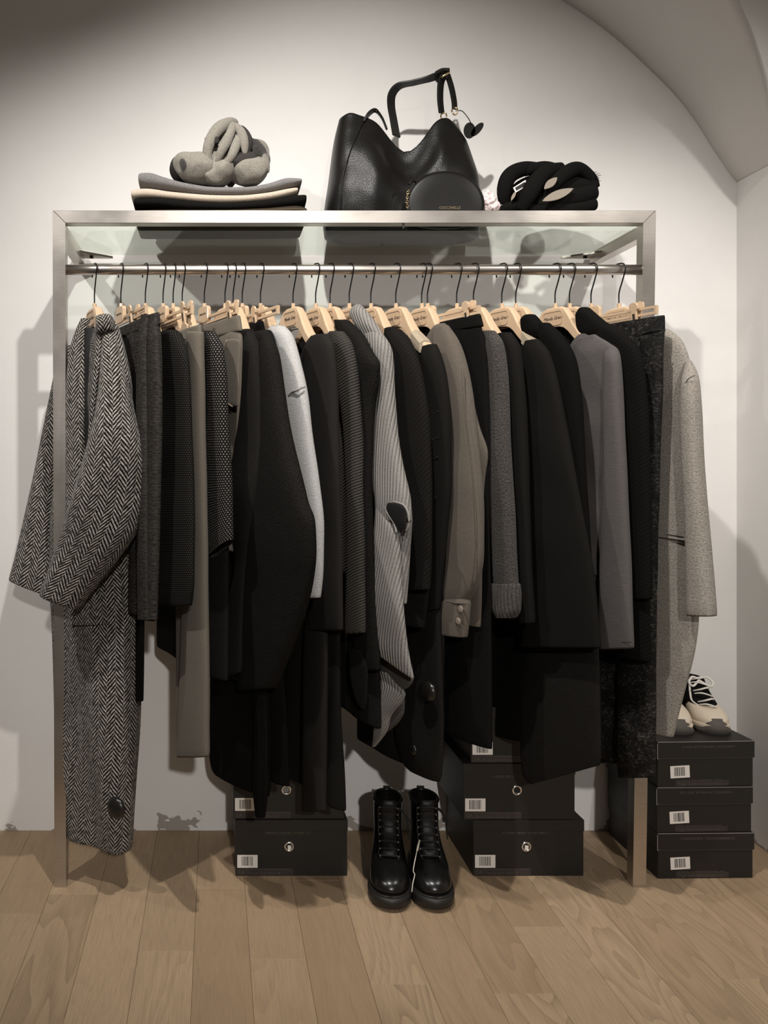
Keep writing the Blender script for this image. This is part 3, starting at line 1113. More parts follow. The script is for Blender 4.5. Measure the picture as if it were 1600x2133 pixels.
# ---- 4 taupe trousers ---------------------------------------------------
g = trousers('taupe_trousers', 340, 'long taupe suede trousers hung from a clip, reaching lowest left of centre', M['taupe'],
             [(676, 418), (720, 420), (800, 420, 0.12), (950, 423, 0.08), (1150, 427, -0.06), (1300, 430, -0.10), (1576, 432, -0.10)],
             [], 'beige clip hanger holding the long taupe trousers', 0.155, T=0.013, fold=(0.003, 30, 0))
strip('leg', g, M['taupe'], 340, [(690, 396, 419), (800, 394, 421), (950, 392, 424), (1100, 388, 428), (1250, 384, 430), (1400, 378, 432), (1578, 371, 433)], b=0.013, nofs=0.016, wr=0.002)
strip('belt_loop', g, M['seam_dark'], 340, [(772, 389, 393, 0.034, 0.002), (800, 389, 394, 0.034, 0.002), (822, 390, 394, 0.034, 0.002)], th=0)
# ---- 5 black crepe coat -------------------------------------------------
top('crepe_coat', 361, 'plain black coat hanging just right of the long taupe trousers', 'coat', M['black_jersey'],
    necked([(690, 421), (720, 432), (800, 437), (1000, 437), (1150, 438), (1292, 438)], 0),
    None, hanger='beige shoulder hanger under the plain black coat', jit=-1, T=0.014)
# ---- 6 boucle jacket ----------------------------------------------------
top('boucle_jacket', 380, 'black jacket with white flecked weave sleeve between the two taupe garments', 'jacket', M['black_wool2'],
    necked([(688, 436), (705, 447), (740, 456), (800, 462), (1000, 468), (1200, 470), (1420, 470)], 0),
    [(692, 438, 692, 444, 0.019, 0.010), (730, 436, 726, 458, 0.020, 0.015), (800, 436, 798, 466, 0.020, 0.016), (900, 436, 898, 471, 0.020, 0.016), (1000, 436, 998, 477, 0.020, 0.016), (1166, 437, 1126, 482, 0.020, 0.015)],
    hanger='beige shoulder hanger under the white flecked jacket', smat=M['dots'], jit=1)
# ---- 7 taupe skirt ------------------------------------------------------
g = trousers('taupe_skirt', 426, 'short taupe suede skirt with a patch pocket, clipped by its waistband', M['taupe'],
             [(656, 498), (700, 503), (800, 503), (950, 499), (1150, 490)], [], 'beige clip hanger holding the taupe skirt', 0.165, cat='skirt', fold=(0.003, 30, 0), T=0.014, wb=34)
strip('pocket', g, M['taupe'], 426, [(705, 472, 500, 0.024, 0.003), (760, 464, 499, 0.025, 0.004), (838, 474, 497, 0.026, 0.003), (846, 484, 497, 0.026, 0.002)], th=0, cap0=True, cap1=True, steps=16)
seam('pocket_piping', g, M['thread'], 426, [(472, 708), (463, 740), (465, 780), (470, 815), (474, 838), (484, 847)], 0.030, 0.0015)
# ---- 8 black cardigan A -------------------------------------------------
top('black_cardigan', 469, 'black felted cardigan with drooping sleeve right of the taupe skirt', 'cardigan', M['black_wool2'],
    necked([(684, 520), (705, 530), (740, 538), (850, 543), (1000, 540), (1200, 520), (1420, 505)], 0),
    [(690, 507, 690, 522, 0.022, 0.010), (730, 503, 730, 538, 0.028, 0.016), (850, 500, 850, 546, 0.034, 0.018), (950, 491, 950, 545, 0.040, 0.020), (1040, 481, 1040, 535, 0.046, 0.022), (1100, 487, 1100, 528, 0.042, 0.020),
     (1180, 494, 1180, 518, 0.036, 0.014), (1260, 476, 1260, 510, 0.034, 0.014), (1422, 440, 1405, 500, 0.034, 0.012)],
    hanger='beige shoulder hanger under the black felted cardigan', sl_n=0.024)
# ---- 9 black boiled wool coat B ----------------------------------------
top('boiled_wool_coat', 486, 'bulky black boiled wool coat beside the light grey sweater', 'coat', M['black_wool'],
    necked([(686, 558), (705, 568), (740, 575), (800, 582), (900, 596), (1000, 615), (1100, 630), (1250, 625), (1438, 572)], 0),
    [(694, 548, 694, 560, 0.024, 0.010), (740, 546, 736, 575, 0.030, 0.016), (800, 545, 800, 583, 0.034, 0.020), (900, 538, 900, 600, 0.040, 0.022), (1000, 526, 1000, 625, 0.044, 0.024), (1050, 520, 1050, 638, 0.046, 0.024),
     (1085, 517, 1085, 652, 0.046, 0.024), (1150, 512, 1150, 655, 0.044, 0.024), (1230, 500, 1230, 645, 0.040, 0.022), (1330, 498, 1330, 615, 0.036, 0.018), (1438, 498, 1436, 572, 0.032, 0.014)],
    hanger='beige shoulder hanger under the bulky black boiled wool coat', jit=-1)
# ---- 10 black trousers with trailing tie -------------------------------
g = trousers('black_trousers', 505, 'long black trousers with a trailing strap in front of the left shoe boxes', M['black_deep'],
             [(668, 546), (700, 549, 0.14), (900, 552), (1100, 560), (1300, 575), (1450, 590), (1640, 600)],
             [], 'beige clip hanger holding the long black trousers', 0.085, T=0.013, fold=(0.010, 50, 0))
strip('leg', g, M['black_deep'], 505, [(1200, 440, 545, 0.02, 0.014), (1400, 440, 560, 0.022, 0.016), (1560, 437, 562, 0.024, 0.016), (1600, 442, 1640, 560, 0.024, 0.014), (1612, 450, 1660, 556, 0.024, 0.012)], th=0.003, wr=0.012)
strip('strap', g, M['black_deep'], 505, [(1300, 528, 556, 0.05, 0.005), (1500, 530, 556, 0.052, 0.005), (1640, 528, 556, 0.053, 0.005), (1705, 532, 550, 0.054, 0.004)], th=0, cap1=True, wr=0.006)
# ---- 11 light grey sweater ---------------------------------------------
g = top('light_grey_sweater', 543, 'light grey cashmere sweater, the palest garment on the rail', 'sweater', M['light_grey'],
        necked([(676, 584), (700, 598), (740, 612), (800, 624), (900, 636), (1050, 650), (1150, 655), (1200, 655)], 0),
        [(680, 566, 680, 590, 0.026, 0.010), (700, 570, 698, 602, 0.028, 0.017), (750, 575, 748, 618, 0.028, 0.018), (820, 582, 815, 634, 0.026, 0.018), (900, 592, 900, 645, 0.024, 0.017), (1000, 612, 1000, 660, 0.022, 0.016), (1100, 628, 1100, 671, 0.020, 0.014),
         (1180, 632, 1180, 670, 0.020, 0.012), (1246, 624, 1246, 664, 0.020, 0.011)],
        hanger='beige shoulder hanger inside the light grey sweater', fold=(0.003, 30, 0))
seam('raised_seam', g, M['seam_grey'], 543, [(601, 825, .0440), (608, 817, .0445), (620, 813, .0430), (628, 808, .0375), (635, 806, .028)], 0.042, 0.0020)
# ---- 12 charcoal tee and the trousers beneath it ----------------------
g = top('charcoal_tee', 611, 'smooth charcoal jersey top with an open neckline right of the light grey sweater', 'top', M['char_jersey'],
        necked([(694, 676), (712, 690), (750, 697), (800, 700), (900, 702), (1000, 705), (1150, 710), (1314, 713)], 0),
        [(700, 652, 696, 680, 0.026, 0.012), (730, 637, 722, 693, 0.026, 0.016), (800, 632, 795, 700, 0.024, 0.016), (900, 640, 900, 703, 0.022, 0.015), (1000, 650, 1000, 706, 0.020, 0.014), (1150, 652, 1150, 711, 0.018, 0.013), (1314, 641, 1315, 713, 0.018, 0.012)],
        hanger='beige shoulder hanger inside the charcoal jersey top', grip=False, fold=(0.003, 30, 0), Ub=0.16, drop=0.075)
seam('neck_tape', g, M['label'], 611, [(600, 698), (606, 690), (614, 686), (622, 685)], -0.016, 0.0022)
strip('care_label', g, M['label'], 611, [(688, 626, 632, -0.012, 0.001), (698, 627, 633, -0.012, 0.001)], th=0, cap0=True, cap1=True, steps=4, lv=0)
g = garment('wide_trousers', 611, 'long wide black trousers showing beneath the charcoal jersey top', 'trousers')
body('leg', g, M['black_jersey'], 611, [(1180, 700, 0.10, 0.010), (1320, 706, 0.10, 0.014), (1450, 712, 0.10, 0.016), (1600, 717, 0.10, 0.016), (1690, 718, 0.10, 0.014)], nofs=-0.006, fold=(0.008, 60, 1), th=0.003)
strip('leg', g, M['char_jersey'], 611, [(1280, 640, 678, 0.012, 0.008), (1350, 636, 680, 0.016, 0.012), (1500, 634, 679, 0.016, 0.013), (1690, 632, 678, 0.016, 0.012)], th=0.003)
# ---- 13 charcoal rib sweater -------------------------------------------
top('rib_sweater', 658, 'charcoal ribbed sweater with diagonal ribs right of the charcoal jersey top', 'sweater', M['rib_char'],
    necked([(688, 706), (705, 719), (740, 731), (800, 738), (900, 744), (1000, 746), (1150, 748), (1200, 748)], 0),
    [(690, 690, 690, 712, 0.026, 0.012), (720, 694, 715, 728, 0.026, 0.016), (770, 700, 765, 739, 0.024, 0.016), (850, 714, 850, 746, 0.022, 0.015), (950, 722, 950, 751, 0.020, 0.014), (1050, 726, 1050, 753, 0.020, 0.013), (1200, 725, 1200, 756, 0.020, 0.012), (1322, 721, 1320, 758, 0.020, 0.012)],
    hanger='beige shoulder hanger inside the charcoal ribbed sweater', smat=M['rib_char_h'])
# ---- 14 black felted cardigan ------------------------------------------
g = top('felted_jacket', 688, 'black felted wool jacket left of the pale ribbed poncho', 'jacket', M['black_wool'],
        necked([(664, 716), (680, 738), (710, 757), (750, 774), (800, 777), (900, 768), (1100, 772), (1300, 782), (1420, 790), (1500, 792)], 0),
        [(666, 700, 666, 720, 0.026, 0.014), (700, 712, 696, 752, 0.028, 0.018), (740, 722, 735, 774, 0.028, 0.018), (766, 730, 760, 788, 0.028, 0.017), (800, 742, 796, 786, 0.026, 0.015), (860, 742, 860, 776, 0.024, 0.013), (1000, 744, 1000, 772, 0.022, 0.012), (1200, 746, 1200, 778, 0.022, 0.012), (1400, 735, 1400, 790, 0.020, 0.012)],
        hanger='beige shoulder hanger inside the black felted wool jacket', hem=-0.10)
strip('pocket_flap', g, M['black_wool2'], 688, [(1350, 726, 748, 0.036, 0.003), (1400, 728, 766, 0.036, 0.004), (1460, 742, 764, 0.036, 0.003), (1478, 754, 760, 0.036, 0.002)], th=0, cap0=True, cap1=True, steps=14)


# ---- 15 pale ribbed poncho ---------------------------------------------
def poncho():
    px = 728
    shoulder_hanger(px, 'beige shoulder hanger almost covered by the poncho collar')
    g = garment('ribbed_poncho', px, 'light grey ribbed knit poncho with a tall collar and pointed hem', 'poncho')
    K = M['rib_grey']
    body('body', g, K, px, necked([(684, 785), (705, 800), (740, 811), (800, 816), (900, 822), (1000, 838), (1080, 848), (1200, 836), (1280, 834)], 0), fold=(0.004, 30, 0), drop=0.01)
    strip('front_fall', g, K, px, [(690, 762, 690, 790, 0.030, 0.014), (740, 768, 732, 812, 0.032, 0.018), (830, 777, 825, 818, 0.032, 0.018), (900, 776, 895, 823, 0.032, 0.018), (980, 778, 970, 834, 0.034, 0.019), (1050, 786, 1040, 850, 0.036, 0.018), (1085, 786, 1085, 855, 0.036, 0.014)],
          th=0.003, wr=0.004, m=30)
    # the standing collar
    strip('collar', g, K, px, [(640, 737, 634, 748, 0.030, 0.008), (655, 733, 648, 760, 0.034, 0.014), (675, 744, 672, 778, 0.034, 0.016), (715, 764, 705, 800, 0.030, 0.010)], th=0.003, m=26, steps=16, cap0=True)
    strip('collar_back', g, K, px, [(641, 714, 637, 726, -0.014, 0.004), (652, 712, 650, 724, -0.012, 0.005), (668, 716, 668, 730, -0.010, 0.005)], th=0.002, steps=8)
    # hand slit with its turned edge
    strip('slit', g, M['lining'], px, [(1044, 803, 1050, 842, 0.052, 0.004), (1062, 806, 1062, 848, 0.053, 0.005), (1085, 818, 1085, 847, 0.052, 0.005), (1104, 828, 1104, 845, 0.050, 0.003)], th=0, cap0=True, cap1=True, steps=14)
    seam('slit_edge', g, K, px, [(800, 1047), (808, 1043), (824, 1046), (842, 1053), (851, 1072), (852, 1095), (846, 1106)], 0.053, 0.0026)
    seam('slit_edge', g, K, px, [(800, 1050), (806, 1066), (814, 1078), (822, 1092), (826, 1110)], 0.053, 0.003)
    # long pointed front and the turned-back tail
    strip('pointed_front', g, K, px, [(1040, 787, 1065, 806, 0.040, 0.010), (1120, 783, 1120, 828, 0.044, 0.013), (1200, 778, 1200, 832, 0.046, 0.014), (1270, 772, 1270, 838, 0.048, 0.014), (1330, 763, 1345, 846, 0.048, 0.013), (1340, 762, 1415, 861, 0.048, 0.008)],
          th=0.003, wr=0.006, m=30)
    strip('side_fall', g, K, px, [(1085, 832, 1080, 856, 0.024, 0.010), (1180, 834, 1175, 849, 0.024, 0.010), (1258, 838, 1258, 844, 0.024, 0.006)], th=0.002)
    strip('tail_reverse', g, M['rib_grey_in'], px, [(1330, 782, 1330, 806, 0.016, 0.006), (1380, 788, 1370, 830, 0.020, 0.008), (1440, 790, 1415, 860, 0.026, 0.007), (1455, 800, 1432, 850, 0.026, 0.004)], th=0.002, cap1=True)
    strip('tail', g, K, px, [(1395, 792, 1400, 806, 0.030, 0.006), (1430, 788, 1445, 842, 0.032, 0.008), (1470, 784, 1462, 836, 0.032, 0.008), (1500, 782, 1490, 814, 0.032, 0.007), (1540, 779, 1520, 806, 0.032, 0.006), (1556, 777, 1556, 781, 0.032, 0.003)], th=0.002, cap1=True, wr=0.004)
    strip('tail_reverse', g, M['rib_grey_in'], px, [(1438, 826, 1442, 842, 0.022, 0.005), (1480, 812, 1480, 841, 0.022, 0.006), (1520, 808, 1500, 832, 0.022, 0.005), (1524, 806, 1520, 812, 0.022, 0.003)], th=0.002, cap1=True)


poncho()
# ---- 16 black rib sweater ----------------------------------------------
g = top('long_rib_sweater', 773, 'black rib knit sweater with an open neck right of the poncho', 'sweater', M['rib_black'],
        necked([(684, 828), (700, 846), (740, 866), (800, 880), (900, 890), (1000, 893), (1200, 890), (1310, 880)], 0),
        [(684, 804, 680, 820, 0.026, 0.010), (720, 806, 715, 850, 0.028, 0.016), (780, 812, 770, 874, 0.026, 0.018), (900, 822, 895, 893, 0.022, 0.017), (1000, 830, 1000, 896, 0.020, 0.015), (1120, 838, 1120, 898, 0.018, 0.013), (1230, 846, 1230, 894, 0.018, 0.012)],
        hanger='beige shoulder hanger inside the black rib knit sweater', drop=0.07)


# ---- 17 black quilted jacket -------------------------------------------
def quilted():
    px = 825
    g = top('pleated_jacket', px, 'long black pin-tucked jacket with big round buttons left of the taupe shirt', 'jacket', M['black_puff'],
            necked([(724, 900), (740, 914), (770, 923), (830, 929), (950, 932), (1100, 928), (1280, 922), (1450, 922), (1560, 922), (1626, 918)], 0),
            [(722, 884, 716, 906, 0.026, 0.010), (750, 882, 742, 916, 0.026, 0.016), (800, 880, 795, 929, 0.024, 0.017), (900, 886, 895, 936, 0.022, 0.016), (1000, 890, 1000, 936, 0.020, 0.015), (1100, 890, 1100, 930, 0.020, 0.013), (1200, 890, 1200, 920, 0.020, 0.012), (1276, 888, 1270, 914, 0.020, 0.012)],
            hanger='beige shoulder hanger with a clear rubber grip, inside the pin-tucked jacket', grip=True, drop=0.06)
    for k, (y, a, b) in enumerate(((862, 890, 914), (916, 888, 914), (957, 888, 912), (1040, 890, 908))):
        seam('pin_tuck', g, M['lace'], px, [(a, y + 4), (a + (b - a) * .3, y - 3), (a + (b - a) * .6, y), (b, y - 5)], 0.039, 0.0013)
    strip('skirt_front', g, M['black_wool2'], px, [(1250, 846, 1250, 918, 0.012, 0.010), (1400, 832, 1400, 920, 0.016, 0.014), (1520, 826, 1520, 922, 0.018, 0.014), (1590, 842, 1610, 920, 0.018, 0.012), (1605, 856, 1628, 916, 0.018, 0.010)], th=0.003, wr=0.010)
    F = Fr(px)
    disc('button', g, M['button'], 893, 1440, 0.046, F, 0.024, 0.005, 0.5)
    disc('button', g, M['button'], 860, 1562, 0.036, F, 0.014, 0.004, 0.4)


quilted()


# ---- 18 taupe shirt -----------------------------------------------------
def taupe_shirt():
    px = 879
    S = M['taupe_shirt']
    g = top('taupe_shirt', px, 'taupe velvet shirt with a two-button cuff hanging at the centre right', 'shirt', S,
            necked([(672, 926), (690, 940), (720, 955), (760, 968), (820, 982), (900, 1000), (945, 1014), (1000, 1006), (1100, 1002), (1250, 1000), (1308, 998)], 0),
            [(680, 908, 676, 928, 0.028, 0.012), (720, 908, 710, 950, 0.030, 0.018), (770, 922, 765, 968, 0.030, 0.020), (850, 930, 850, 984, 0.030, 0.020), (950, 926, 950, 996, 0.030, 0.022), (1050, 920, 1050, 1003, 0.032, 0.024), (1150, 914, 1150, 1003, 0.034, 0.024),
             (1220, 912, 1220, 990, 0.036, 0.022), (1258, 908, 1250, 974, 0.036, 0.018)],
            hanger='beige shoulder hanger inside the taupe velvet shirt', fold=(0.004, 26, 0), wr=0.008)
    strip('cuff', g, S, px, [(1246, 914, 1246, 972, 0.038, 0.016), (1258, 904, 1256, 976, 0.040, 0.020), (1285, 892, 1290, 974, 0.042, 0.020), (1316, 892, 1328, 970, 0.042, 0.018)], th=0.003, wr=0.006, steps=18)
    F = Fr(px)
    for (x, y) in ((959, 1269), (954, 1294)):
        disc('button', g, M['shell'], x, y, 0.064, F, 0.0085, 0.003, 0.25)
    seam('cuff_placket', g, S, px, [(930, 1252), (946, 1256), (972, 1257)], 0.060, 0.0025)
    seam('sleeve_seam', g, S, px, [(966, 760), (970, 850), (982, 950), (990, 1050), (992, 1150), (986, 1220)], 0.052, 0.0012)


taupe_shirt()
# ---- 19 black trousers --------------------------------------------------
trousers('corduroy_trousers', 891, 'black fine corduroy trousers clipped beside the taupe shirt', M['corduroy'],
         [(654, 1000), (700, 1008), (760, 1013), (900, 1018), (1100, 1018), (1300, 1020), (1562, 1022)], [], 'beige clip hanger holding the black corduroy trousers', 0.155, T=0.014, fold=(0.004, 40, 0))
# ---- 20 mohair cardigan -------------------------------------------------
g = top('mohair_sweater', 952, 'charcoal mohair sweater with a thick ribbed cuff', 'sweater', M['mohair'],
        necked([(690, 1022), (705, 1034), (740, 1043), (800, 1047), (950, 1054), (1100, 1058), (1250, 1058)], 0),
        [(690, 1006, 688, 1026, 0.026, 0.012), (720, 1006, 715, 1044, 0.028, 0.017), (780, 1010, 778, 1052, 0.028, 0.019), (900, 1014, 900, 1058, 0.028, 0.019), (1000, 1020, 1000, 1064, 0.028, 0.019), (1100, 1026, 1100, 1070, 0.028, 0.018), (1200, 1031, 1200, 1074, 0.028, 0.017), (1226, 1032, 1226, 1076, 0.028, 0.016)],
        hanger='beige shoulder hanger inside the charcoal mohair sweater')
strip('cuff', g, M['mohair_rib'], 952, [(1214, 1027, 1216, 1078, 0.030, 0.020), (1240, 1026, 1240, 1080, 0.030, 0.022), (1270, 1030, 1270, 1079, 0.030, 0.021), (1287, 1040, 1287, 1070, 0.030, 0.016)], th=0.003, steps=14)
# ---- 21 black fine top --------------------------------------------------
top('black_fine_top', 987, 'narrow black jersey top just right of the mohair sweater', 'top', M['black_jersey'],
    necked([(692, 1056), (706, 1070), (730, 1080), (800, 1088), (950, 1094), (1150, 1100), (1300, 1106)], 0),
    [(694, 1042, 692, 1060, 0.026, 0.012), (730, 1046, 725, 1080, 0.026, 0.016), (850, 1056, 850, 1093, 0.024, 0.015), (1000, 1066, 1000, 1098, 0.022, 0.014), (1150, 1074, 1150, 1103, 0.020, 0.013), (1300, 1084, 1300, 1111, 0.020, 0.012)],
    hanger='beige shoulder hanger inside the narrow black jersey top')
# ---- 22 A-line black tunic ---------------------------------------------
g = top('a_line_tunic', 1046, 'plain black A-line tunic flaring towards its straight hem', 'tunic', M['black_jersey'],
        necked([(708, 1114), (724, 1132), (760, 1146), (800, 1157), (900, 1176), (1000, 1196), (1100, 1215), (1200, 1232), (1350, 1250)], 0),
        [(710, 1096, 706, 1118, 0.026, 0.010), (740, 1090, 732, 1140, 0.028, 0.017), (800, 1088, 795, 1160, 0.028, 0.018), (900, 1090, 900, 1180, 0.026, 0.018), (1000, 1094, 1000, 1200, 0.024, 0.017), (1100, 1096, 1100, 1219, 0.022, 0.016), (1200, 1097, 1200, 1236, 0.020, 0.015), (1350, 1086, 1352, 1252, 0.020, 0.014)],
        hanger='beige shoulder hanger with a clear grip, inside the black A-line tunic', grip=True, wr=0.006, drop=0.08, Ub=0.16)
# ---- 23 black turtleneck dress -----------------------------------------
g = top('turtleneck_dress', 1075, 'long black turtleneck dress hanging behind the A-line tunic', 'dress', M['black_deep'],
        necked([(672, 1134), (690, 1156), (720, 1180), (760, 1195), (820, 1206), (950, 1214), (1100, 1222), (1300, 1240), (1450, 1249), (1610, 1250)], 0),
        [(676, 1118, 672, 1140, 0.028, 0.014), (710, 1130, 700, 1168, 0.030, 0.019), (760, 1145, 750, 1196, 0.028, 0.019), (850, 1160, 850, 1210, 0.026, 0.017), (1000, 1175, 1000, 1218, 0.022, 0.014), (1200, 1190, 1200, 1232, 0.020, 0.012)],
        hanger='beige shoulder hanger inside the black turtleneck dress', drop=0.0, hem=0.16)
strip('collar', g, M['black_deep'], 1075, [(657, 1098, 655, 1110, 0.030, 0.012), (668, 1090, 664, 1118, 0.032, 0.018), (690, 1090, 684, 1136, 0.032, 0.018), (706, 1094, 700, 1150, 0.030, 0.012)], th=0.003, steps=14, cap0=True)
strip('skirt_front', g, M['black_wool2'], 1075, [(1330, 1100, 1330, 1246, 0.012, 0.010), (1450, 1086, 1450, 1250, 0.014, 0.012), (1560, 1085, 1560, 1252, 0.014, 0.012), (1610, 1088, 1585, 1251, 0.014, 0.010), (1634, 1105, 1594, 1249, 0.014, 0.008)], th=0.002)
# ---- 24 grey tee --------------------------------------------------------
g = top('grey_long_sleeve_top', 1157, 'mid grey slub jersey top with long sleeves right of the black tunic', 'top', M['grey_tee'],
        necked([(692, 1228), (702, 1246), (715, 1264), (735, 1280), (800, 1284), (950, 1288), (1150, 1295), (1350, 1304)], 0),
        [(712, 1254, 710, 1260, 0.012, 0.005), (730, 1262, 728, 1284, 0.020, 0.012), (760, 1262, 756, 1290, 0.030, 0.016), (850, 1262, 850, 1296, 0.030, 0.017), (950, 1260, 950, 1301, 0.030, 0.017), (1050, 1256, 1050, 1306, 0.030, 0.016), (1200, 1252, 1200, 1313, 0.030, 0.015), (1354, 1248, 1352, 1319, 0.030, 0.013)],
        hanger='beige shoulder hanger inside the grey slub jersey top', fold=(0.009, 55, 0.4), drop=0.07, T=0.02)
strip('chest', g, M['grey_tee'], 1157, [(704, 1206, 696, 1236, 0.026, 0.010), (740, 1196, 730, 1276, 0.026, 0.012), (850, 1200, 850, 1276, 0.024, 0.012), (1000, 1204, 1000, 1276, 0.022, 0.012), (1200, 1210, 1200, 1280, 0.020, 0.010)], th=0.002, wr=0.016, wf=14)
seam('hem_stitch', g, M['seam_dark'], 1157, [(1256, 1339), (1285, 1338), (1317, 1337)], 0.043, 0.0008)
# ---- 25 black rib turtleneck -------------------------------------------
g = top('rib_turtleneck', 1187, 'black diagonal rib turtleneck between the grey top and the denim trousers', 'sweater', M['rib_black2'],
        necked([(664, 1244), (684, 1280), (705, 1308), (740, 1330), (800, 1342), (900, 1348), (1000, 1352), (1200, 1354), (1380, 1356)], 0),
        [(672, 1228, 668, 1254, 0.028, 0.014), (705, 1240, 695, 1300, 0.030, 0.019), (750, 1262, 742, 1334, 0.028, 0.019), (850, 1284, 850, 1347, 0.024, 0.017), (950, 1296, 950, 1352, 0.022, 0.015), (1100, 1304, 1100, 1356, 0.020, 0.013), (1250, 1306, 1250, 1356, 0.020, 0.012)],
        hanger='beige shoulder hanger inside the black diagonal rib turtleneck', drop=0.0)
strip('collar', g, M['rib_black2'], 1187, [(642, 1212, 640, 1222, 0.030, 0.012), (660, 1204, 652, 1236, 0.032, 0.018), (690, 1206, 680, 1270, 0.032, 0.018), (708, 1214, 700, 1290, 0.030, 0.012)], th=0.003, steps=14, cap0=True)
# ---- 26 black denim trousers -------------------------------------------
g = trousers('denim_trousers', 1232, 'crackled black denim trousers clipped next to the right post', M['denim'],
             [(656, 1384), (700, 1382), (760, 1381), (900, 1376), (1050, 1370), (1200, 1366), (1400, 1364), (1620, 1362)], [], 'beige clip hanger holding the crackled black denim trousers',
             0.135, T=0.014, fold=(0.004, 40, 0), wb=36, Ub=0.16)
strip('leg', g, M['denim'], 1232, [(700, 1336, 1380, 0.018, 0.010), (850, 1336, 1376, 0.020, 0.013), (1050, 1328, 1370, 0.020, 0.014), (1250, 1305, 1366, 0.020, 0.014), (1450, 1288, 1364, 0.020, 0.014), (1620, 1290, 1363, 0.020, 0.013)], th=0.003, wr=0.008)
strip('leg', g, M['denim'], 1232, [(1250, 1258, 1310, -0.016, 0.010), (1450, 1254, 1310, -0.016, 0.012), (1590, 1250, 1305, -0.016, 0.010)], th=0.003, wr=0.006)
seam('waist_seam', g, M['lace'], 1232, [(1326, 700), (1345, 693), (1362, 687), (1381, 688)], 0.022, 0.0016)


# ---- 27 grey wool coat --------------------------------------------------
def grey_coat():
    px = 1290
    C = M['coat_grey']
    g = top('grey_wool_coat', px, 'mid grey felted wool coat at the right end of the rail', 'coat', C,
            necked([(684, 1388), (694, 1408), (715, 1424), (745, 1434), (780, 1442), (900, 1446), (1100, 1452), (1285, 1453), (1350, 1446), (1430, 1426), (1500, 1408), (1537, 1400)], 0),
            None, hanger='beige shoulder hanger at the right end, inside the grey wool coat', fold=(0.003, 20, 0), T=0.020, Ub=0.15, drop=0.0, steps=44)
    strip('sleeve', g, C, px, [(752, 1431, 750, 1437, 0.006, 0.004), (778, 1427, 774, 1447, 0.014, 0.013), (800, 1425, 796, 1451, 0.024, 0.018), (850, 1423, 850, 1455, 0.030, 0.021), (950, 1427, 950, 1460, 0.030, 0.022), (1050, 1431, 1050, 1468, 0.030, 0.022), (1150, 1434, 1150, 1477, 0.030, 0.022), (1283, 1435, 1285, 1489, 0.030, 0.022)],
          th=0.004, wr=0.003)
    seam('armhole_seam', g, M['seam_dark'], px, [(1424, 806, 0.040), (1432, 792, 0.046), (1440, 785, 0.046), (1448, 782, 0.038)], 0.045, 0.0009)
    seam('front_edge', g, M['seam_dark'], px, [(1421, 830, 0.034), (1424, 880, 0.034), (1428, 960, 0.034), (1432, 1060, 0.034), (1434, 1130, 0.034)], 0.034, 0.0016)
    strip('pocket_welt', g, C, px, [(1113, 1366, 1122, 1434, 0.0175, 0.003), (1119, 1366, 1128, 1434, 0.0175, 0.005), (1125, 1366, 1134, 1434, 0.0175, 0.003)], th=0, cap0=True, cap1=True, steps=6, ex=4)
    seam('pocket_seam', g, M['seam_dark'], px, [(1366, 1112, .0215), (1400, 1115, .0205), (1434, 1121, .0175)], 0.02, 0.0013)
    seam('pocket_seam', g, M['seam_dark'], px, [(1366, 1119, .0235), (1400, 1123, .0235), (1434, 1128, .0235)], 0.02, 0.0013)


grey_coat()

# ------------------------------------------------------------------ shoe boxes
RX90 = (R(90), 0, 0)


def glyphs(name, mat, parent, x0, x1, z, h, y, seed, gap=0.25):
    """a line of print too small to read: little upright strokes"""
    rnd = random.Random(seed)
    mb = MB()
    x = x0
    while x < x1 - 0.0035:
        w = rnd.uniform(0.0022, 0.0042)
        if rnd.random() < 0.1:
            x += 0.003; continue
        t = 0.0007
        mb.box((x, y - 0.0003, z), (x + t, y, z + h))
        k = rnd.random()
        if k < 0.7: mb.box((x + w - t, y - 0.0003, z), (x + w, y, z + h))
        if k < 0.5: mb.box((x + t, y - 0.0003, z + h * .45), (x + w - t, y, z + h * .45 + t))
        if k > 0.3: mb.box((x + t, y - 0.0003, z + h - t), (x + w - (t if k < .7 else 0), y, z + h))
        if k > 0.6: mb.box((x + t, y - 0.0003, z), (x + w, y, z + t))
        x += w + 0.0011
    return mb.build(name, mat, parent)


def barcode(parent, x0, x1, z0, z1, y, seed, tilt=0.0):
    rnd = random.Random(seed)
    lab = MB().box((x0, y - 0.0004, z0), (x1, y, z1)).build('price_label', M['label'], parent)
    w = x1 - x0; h = z1 - z0
    mb = MB()
    x = x0 + w * 0.2
    while x < x0 + w * 0.76:
        b = rnd.choice((0.0006, 0.0009, 0.0015))
        mb.box((x, y - 0.0007, z0 + h * 0.16), (x + b, y - 0.0003, z1 - h * 0.12))
        x += b + rnd.choice((0.0007, 0.0010, 0.0014))
    mb.build('barcode', M['ink'], lab)
    if tilt:
        lab.rotation_euler = (0, R(tilt), 0)
    return lab


